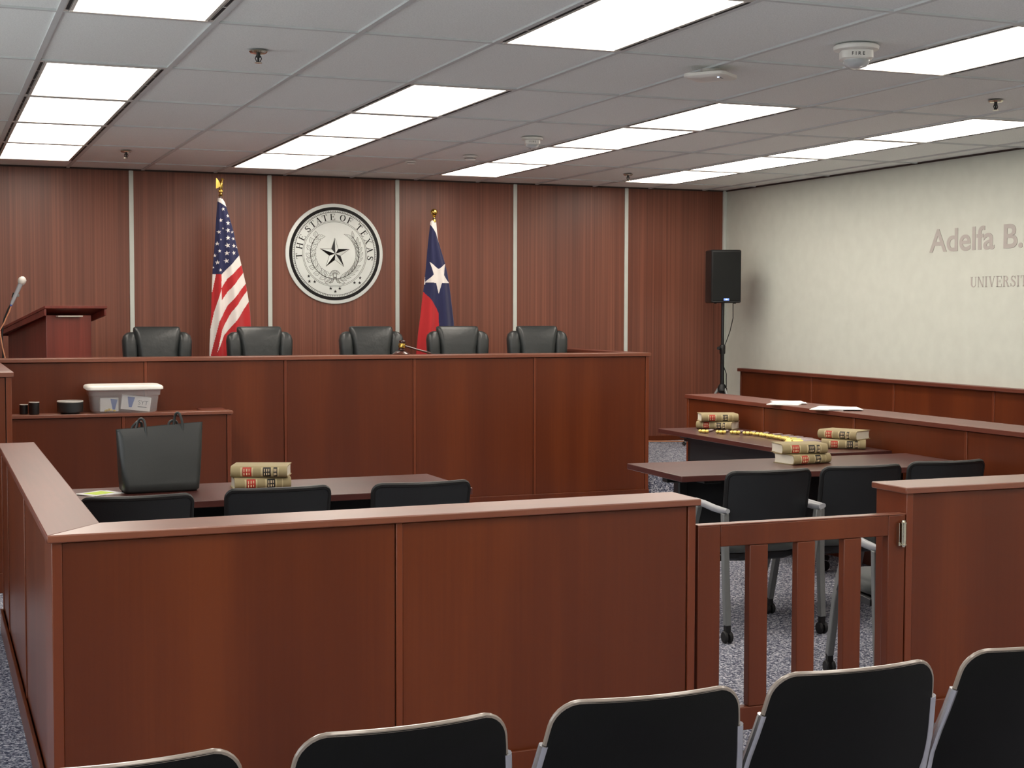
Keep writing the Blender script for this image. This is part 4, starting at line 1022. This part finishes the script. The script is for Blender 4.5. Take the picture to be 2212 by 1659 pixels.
# ------------------------------------------------------------------ gold gavel-headed pens on the jury-side table
def pens():
    t = thing('gavel_pen', '', 'pen', (0, 0, 0), 0, 'gold gavel-headed pens laid in a row')
    MB().lathe([(0, 0), (0.006, 0.001), (0.009, 0.006), (0.0095, 0.012), (0.006, 0.016), (0.009, 0.02), (0.009, 0.034), (0.006, 0.038), (0.0095, 0.042), (0.009, 0.048), (0.006, 0.053), (0, 0.054)], c=(0.0, -0.027, 0.0105), n=12, axis='y').build('gavel_head', M['goldp'], t)
    MB().tube([(0.008, 0, 0.0095), (0.03, 0, 0.008), (0.065, 0, 0.0075)], [0.004, 0.0065, 0.006], 10).build('gold_barrel', M['goldp'], t)
    MB().tube([(0.065, 0, 0.0075), (0.12, 0, 0.0065), (0.148, 0, 0.005), (0.155, 0, 0.004)], [0.006, 0.0058, 0.004, 0.001], 10).build('pale_barrel', M['silver_pen'], t)
    for ch in t.children:
        ch.data.transform(Matrix.Diagonal((1.5, 1.32, 1.35, 1)))
    P = [(4.90, 8.82, 44), (4.98, 8.725, 47), (5.055, 8.665, 46), (5.105, 8.585, 45), (5.13, 8.50, 39), (5.125, 8.41, 26), (5.12, 8.32, 18), (5.115, 8.235, 10), (5.11, 8.15, 3),
         (5.09, 8.07, -1), (5.05, 7.99, -3), (5.0, 7.915, -3), (4.945, 7.84, -1), (4.88, 7.765, 5)]
    for i, (x, y, a) in enumerate(P):
        lab = '%s gold gavel-headed pen in the row, counting from the far pair of books' % ORD[i]
        if i == 0: t.location = (x, y, TZ); t.rotation_euler = (0, 0, math.radians(a)); t['label'] = lab
        else: dup(t, (x, y, TZ), math.radians(a), lab)
pens()

# ------------------------------------------------------------------ papers
def sheet(label, x, y, z, rz, n=6, L=0.279, W=0.216, group='white papers on the jury box ledge', th=0.0012, curl=0.0, name='paper_stack'):
    q = MB(); N = 8
    rings = []
    for i in range(N + 1):
        u = i / N; xx = -L / 2 + L * u; c = curl * (2 * u - 1) ** 2
        rings.append([(xx, -W / 2, c), (xx, W / 2, c), (xx, W / 2, c + th * n), (xx, -W / 2, c + th * n)])
    q.loft(rings); o = q.build(name, M['paper'], smooth=0)
    o.location = (x, y, z); o.rotation_euler = (0, 0, math.radians(rz)); return tag(o, label, 'paper', group)
ZJ = 0.9323
sheet('white papers on the jury box ledge, farther stack', 5.50, 8.74, ZJ, 48, 4, L=0.32)
sheet('single white sheet slipped askew on the farther stack', 5.555, 8.80, ZJ + 0.0055, 66, 2)
sheet('white papers on the jury box ledge, nearer stack', 5.50, 8.20, ZJ, 46, 5, L=0.34)
sheet('white sheet lying askew on the nearer stack', 5.54, 8.12, ZJ + 0.0065, 64, 2)
n0 = thing('note_papers', 'white papers with a yellow-green highlighted patch, left of the tote bag', 'paper', (0.722, 6.88, TZ), math.radians(28))
MB().box(-0.085, 0.085, -0.07, 0.07, 0, 0.002).build('lower_sheet', M['paper'], n0, smooth=0)
o = MB().box(-0.09, 0.07, -0.065, 0.065, 0.0022, 0.004).build('upper_sheet', M['paper'], n0, smooth=0); o.rotation_euler = (0, 0, 0.2)
o = MB().box(-0.06, 0.045, -0.045, 0.04, 0.0042, 0.0050).build('yellow_patch', M['sticky'], n0, smooth=0); o.rotation_euler = (0, 0, 0.15)

# ------------------------------------------------------------------ tote bag
def tote():
    t = thing('tote_bag', 'large black leather tote bag standing on the left table', 'bag', (0.99, 6.90, TZ), math.radians(3))
    H = 0.30; rows = 10; N = 40; rings = []
    def ring(s):
        hx = 0.172 + 0.026 * s; hy = 0.062 * (1 - s) ** 0.6 + 0.018
        pts = rrect(hx, hy, min(hy, 0.03) * 0.9, 0, n=4)
        out = []
        for x, y, _ in pts:
            z = 0.0005 + H * s + 0.012 * s * (x / hx)
            wr = 0.004 * math.sin(9 * x / hx + 5 * s) * math.sin(PI * s)
            out.append((x + 0.004 * s, y + (wr if y < 0 else -wr), z))
        return out
    q = MB(); q.loft([[(x * 0.94, y * 0.85, z) for x, y, z in ring(0)]] + [[(x, y, z + 0.012) for x, y, z in ring(0)]] + [ring(0.05 + 0.95 * i / rows) for i in range(1, rows + 1)] + [[(x * 0.99, y * 0.8, z - 0.03) for x, y, z in ring(1)]])
    q.build('body', M['bag'], t, smooth=60)
    F = [(-0.058, -0.036, H - 0.085), (-0.062, -0.030, H - 0.04), (-0.065, -0.0225, H), (-0.068, -0.017, H + 0.022), (-0.076, -0.008, H + 0.034), (-0.088, 0.002, H + 0.03), (-0.096, 0.006, H + 0.008), (-0.09, 0.004, H - 0.025),
         (0.05, 0.004, H - 0.025), (0.07, 0.004, H + 0.01), (0.075, 0.0, H + 0.045), (0.084, -0.008, H + 0.058), (0.094, -0.016, H + 0.05), (0.101, -0.022, H + 0.025), (0.104, -0.024, H + 0.002), (0.106, -0.031, H - 0.04), (0.108, -0.037, H - 0.08)]
    B_ = [(-0.07, 0.036, H - 0.08), (-0.072, 0.026, H), (-0.08, 0.02, H + 0.018), (-0.1, 0.012, H + 0.016), (-0.115, 0.008, H - 0.02), (0.03, 0.008, H - 0.02), (0.05, 0.012, H + 0.012), (0.07, 0.02, H + 0.02), (0.09, 0.026, H + 0.005), (0.095, 0.036, H - 0.08)]
    for K in (F, B_):
        K = [Vector(p) for p in K]; pts = []
        for i in range(len(K) - 1):
            p0, p1, p2, p3 = K[max(i - 1, 0)], K[i], K[i + 1], K[min(i + 2, len(K) - 1)]
            for j in range(4):
                f = j / 4; pts.append(tuple(0.5 * ((2 * p1) + (p2 - p0) * f + (2 * p0 - 5 * p1 + 4 * p2 - p3) * f * f + (3 * p1 - p0 - 3 * p2 + p3) * f ** 3)))
        MB().tube(pts + [tuple(K[-1])], 0.0062, 8).build('handle', M['bag'], t)
    MB().box(-0.192, 0.2, -0.0195, -0.0165, H - 0.02, H - 0.018).build('hem_stitch', M['black'], t)
tote()

# ------------------------------------------------------------------ things on the clerk's ledge
def tub():
    t = thing('storage_tub', 'clear plastic storage tub with a white lid on the clerk desk ledge', 'storage box', (1.273, 10.555, ZK + 0.0003), math.radians(-1))
    hx, hy, H = 0.216, 0.13, 0.165
    q = MB()
    q.loft([rrect(hx - 0.01, hy - 0.01, 0.03, 0.002), rrect(hx, hy, 0.035, 0.014), rrect(hx + 0.012, hy + 0.012, 0.035, H * 0.72), rrect(hx + 0.022, hy + 0.02, 0.035, H * 0.74), rrect(hx + 0.026, hy + 0.024, 0.035, H)], cap=False)
    q.add([p for p in rrect(hx - 0.01, hy - 0.01, 0.03, 0.002)], [tuple(range(24))])
    q.build('tub_body', M['tub'], t, smooth=50)
    b = MB(); b.loft([rrect(hx + 0.03, hy + 0.028, 0.04, H - 0.006), rrect(hx + 0.042, hy + 0.04, 0.045, H - 0.002), rrect(hx + 0.042, hy + 0.04, 0.045, H + 0.014), rrect(hx + 0.032, hy + 0.03, 0.04, H + 0.024), rrect(hx + 0.01, hy + 0.01, 0.03, H + 0.027)]); b.build('lid', M['white'], t, smooth=50)
    return t
tub()
def inside(name, label, cat, f): 
    o = f(); return tag(o, label, cat)
c1 = thing('printed_packet', 'white printed packet with a blue mark, tilted inside the clear tub', 'packet', (1.345, 10.495, ZK + 0.012), math.radians(-1))
c1.rotation_euler = (math.radians(8), math.radians(7), 0)
MB().box(-0.1, 0.1, 0, 0.03, 0.0, 0.1).build('packet', M['paper'], c1, bevel=0.003)
MB().prism([(-0.062, 0.092), (-0.012, 0.092), (-0.026, 0.02), (-0.046, 0.02)], 0, 0.001).build('blue_mark', M['bluecloth'], c1, smooth=0).matrix_local = Matrix(((1, 0, 0, 0), (0, 0, -1, -0.0005), (0, 1, 0, 0), (0, 0, 0, 1)))
txt('SYT', 0.042, M['greyprint'], frame((0.012, -0.0012, 0.045), (1, 0, 0), (0, 0, 1)), 'lettering', c1, 0.0005)
MB().box(0.014, 0.075, -0.001, -0.0002, 0.026, 0.032).build('print_line', M['greyprint'], c1, smooth=0)
c2 = thing('printed_packet', 'smaller white packet with a blue mark, at the left inside the clear tub', 'packet', (1.18, 10.50, ZK + 0.008), math.radians(4))
MB().box(-0.07, 0.055, 0, 0.025, 0.0, 0.095).build('packet', M['paper'], c2, bevel=0.003)
MB().prism([(0.0, 0.088), (0.048, 0.082), (0.03, 0.012), (0.014, 0.014)], 0, 0.001).build('blue_mark', M['bluecloth'], c2, smooth=0).matrix_local = Matrix(((1, 0, 0, 0), (0, 0, -1, -0.0005), (0, 1, 0, 0), (0, 0, 0, 1)))
q = MB()
for i in range(14):
    x = random.uniform(-0.035, 0.035); y = random.uniform(-0.012, 0.012); z = 0.008 + random.uniform(0, 0.014) * (1 - abs(x) / 0.04)
    q.T = Matrix.Translation((x, y, z)) @ Matrix.Rotation(random.uniform(0, 3), 4, 'Z') @ Matrix.Rotation(random.uniform(-0.5, 0.5), 4, 'X')
    q.lathe([(0, -0.006), (0.006, -0.004), (0.007, 0), (0.006, 0.004), (0, 0.006)], n=8)
o = q.build('gold_trinkets', M['goldp']); o.location = (1.17, 10.462, ZK + 0.006); o['kind'] = 'stuff'; tag(o, 'small heap of gold trinkets at the bottom of the clear tub', 'trinkets')
def bowl():
    t = thing('bowl', 'wide round charcoal bowl with a pale rim on the clerk desk ledge', 'bowl', (0.912, 10.50, ZK + 0.0003))
    MB().lathe([(0, 0.0), (0.06, 0.0), (0.064, 0.008), (0.082, 0.010), (0.086, 0.016), (0.087, 0.084), (0.083, 0.086), (0.081, 0.082), (0.079, 0.018), (0, 0.014)], n=48).build('bowl_body', M['darkbowl'], t, smooth=50)
    MB().lathe([(0.0875, 0.079), (0.0878, 0.087), (0.084, 0.0885), (0.079, 0.087), (0.079, 0.079)], n=48).build('rim', M['white_matte'], t)
bowl()
def mug(label, x, y, s, rz, first=None):
    t = thing('mug', label, 'mug', (x, y, ZK + 0.0003), rz, 'black mugs on the clerk desk ledge')
    MB().lathe([(0, 0), (0.034 * s, 0), (0.037 * s, 0.006), (0.037 * s, 0.086 * s), (0.033 * s, 0.088 * s), (0.032 * s, 0.084 * s), (0.032 * s, 0.01), (0, 0.008)], n=32).build('cup', M['black'], t, smooth=50)
    MB().lathe([(0.0372 * s, 0.0845 * s), (0.0372 * s, 0.0888 * s), (0.0325 * s, 0.0892 * s), (0.0325 * s, 0.0845 * s)], n=32).build('rim', M['white_matte'], t)
    MB().tube([(0.034 * s, 0, 0.07 * s), (0.05 * s, 0, 0.072 * s), (0.062 * s, 0, 0.058 * s), (0.062 * s, 0, 0.035 * s), (0.05 * s, 0, 0.02 * s), (0.035 * s, 0, 0.02 * s)], 0.0055 * s, 10).build('handle', M['black'], t)
mug('black mug with a pale rim at the left end of the clerk desk ledge', 0.676, 10.50, 0.95, 2.0)
mug('smaller black mug half hidden behind the other mug, at the far left of the ledge', 0.612, 10.545, 0.75, 1.2)

# ------------------------------------------------------------------ cords on the floor and dais
pts = [(5.62, 12.74, DAIS + 0.008), (5.9, 12.72, DAIS + 0.008), (6.2, 12.76, DAIS + 0.008), (6.45, 12.72, DAIS + 0.008), (6.8, 12.60, DAIS + 0.008), (7.0, 12.5, DAIS + 0.008)]
tag(MB().tube(pts, 0.007, 8).build('extension_cord', M['orange']), 'orange extension cord lying along the foot of the back wall', 'cord')
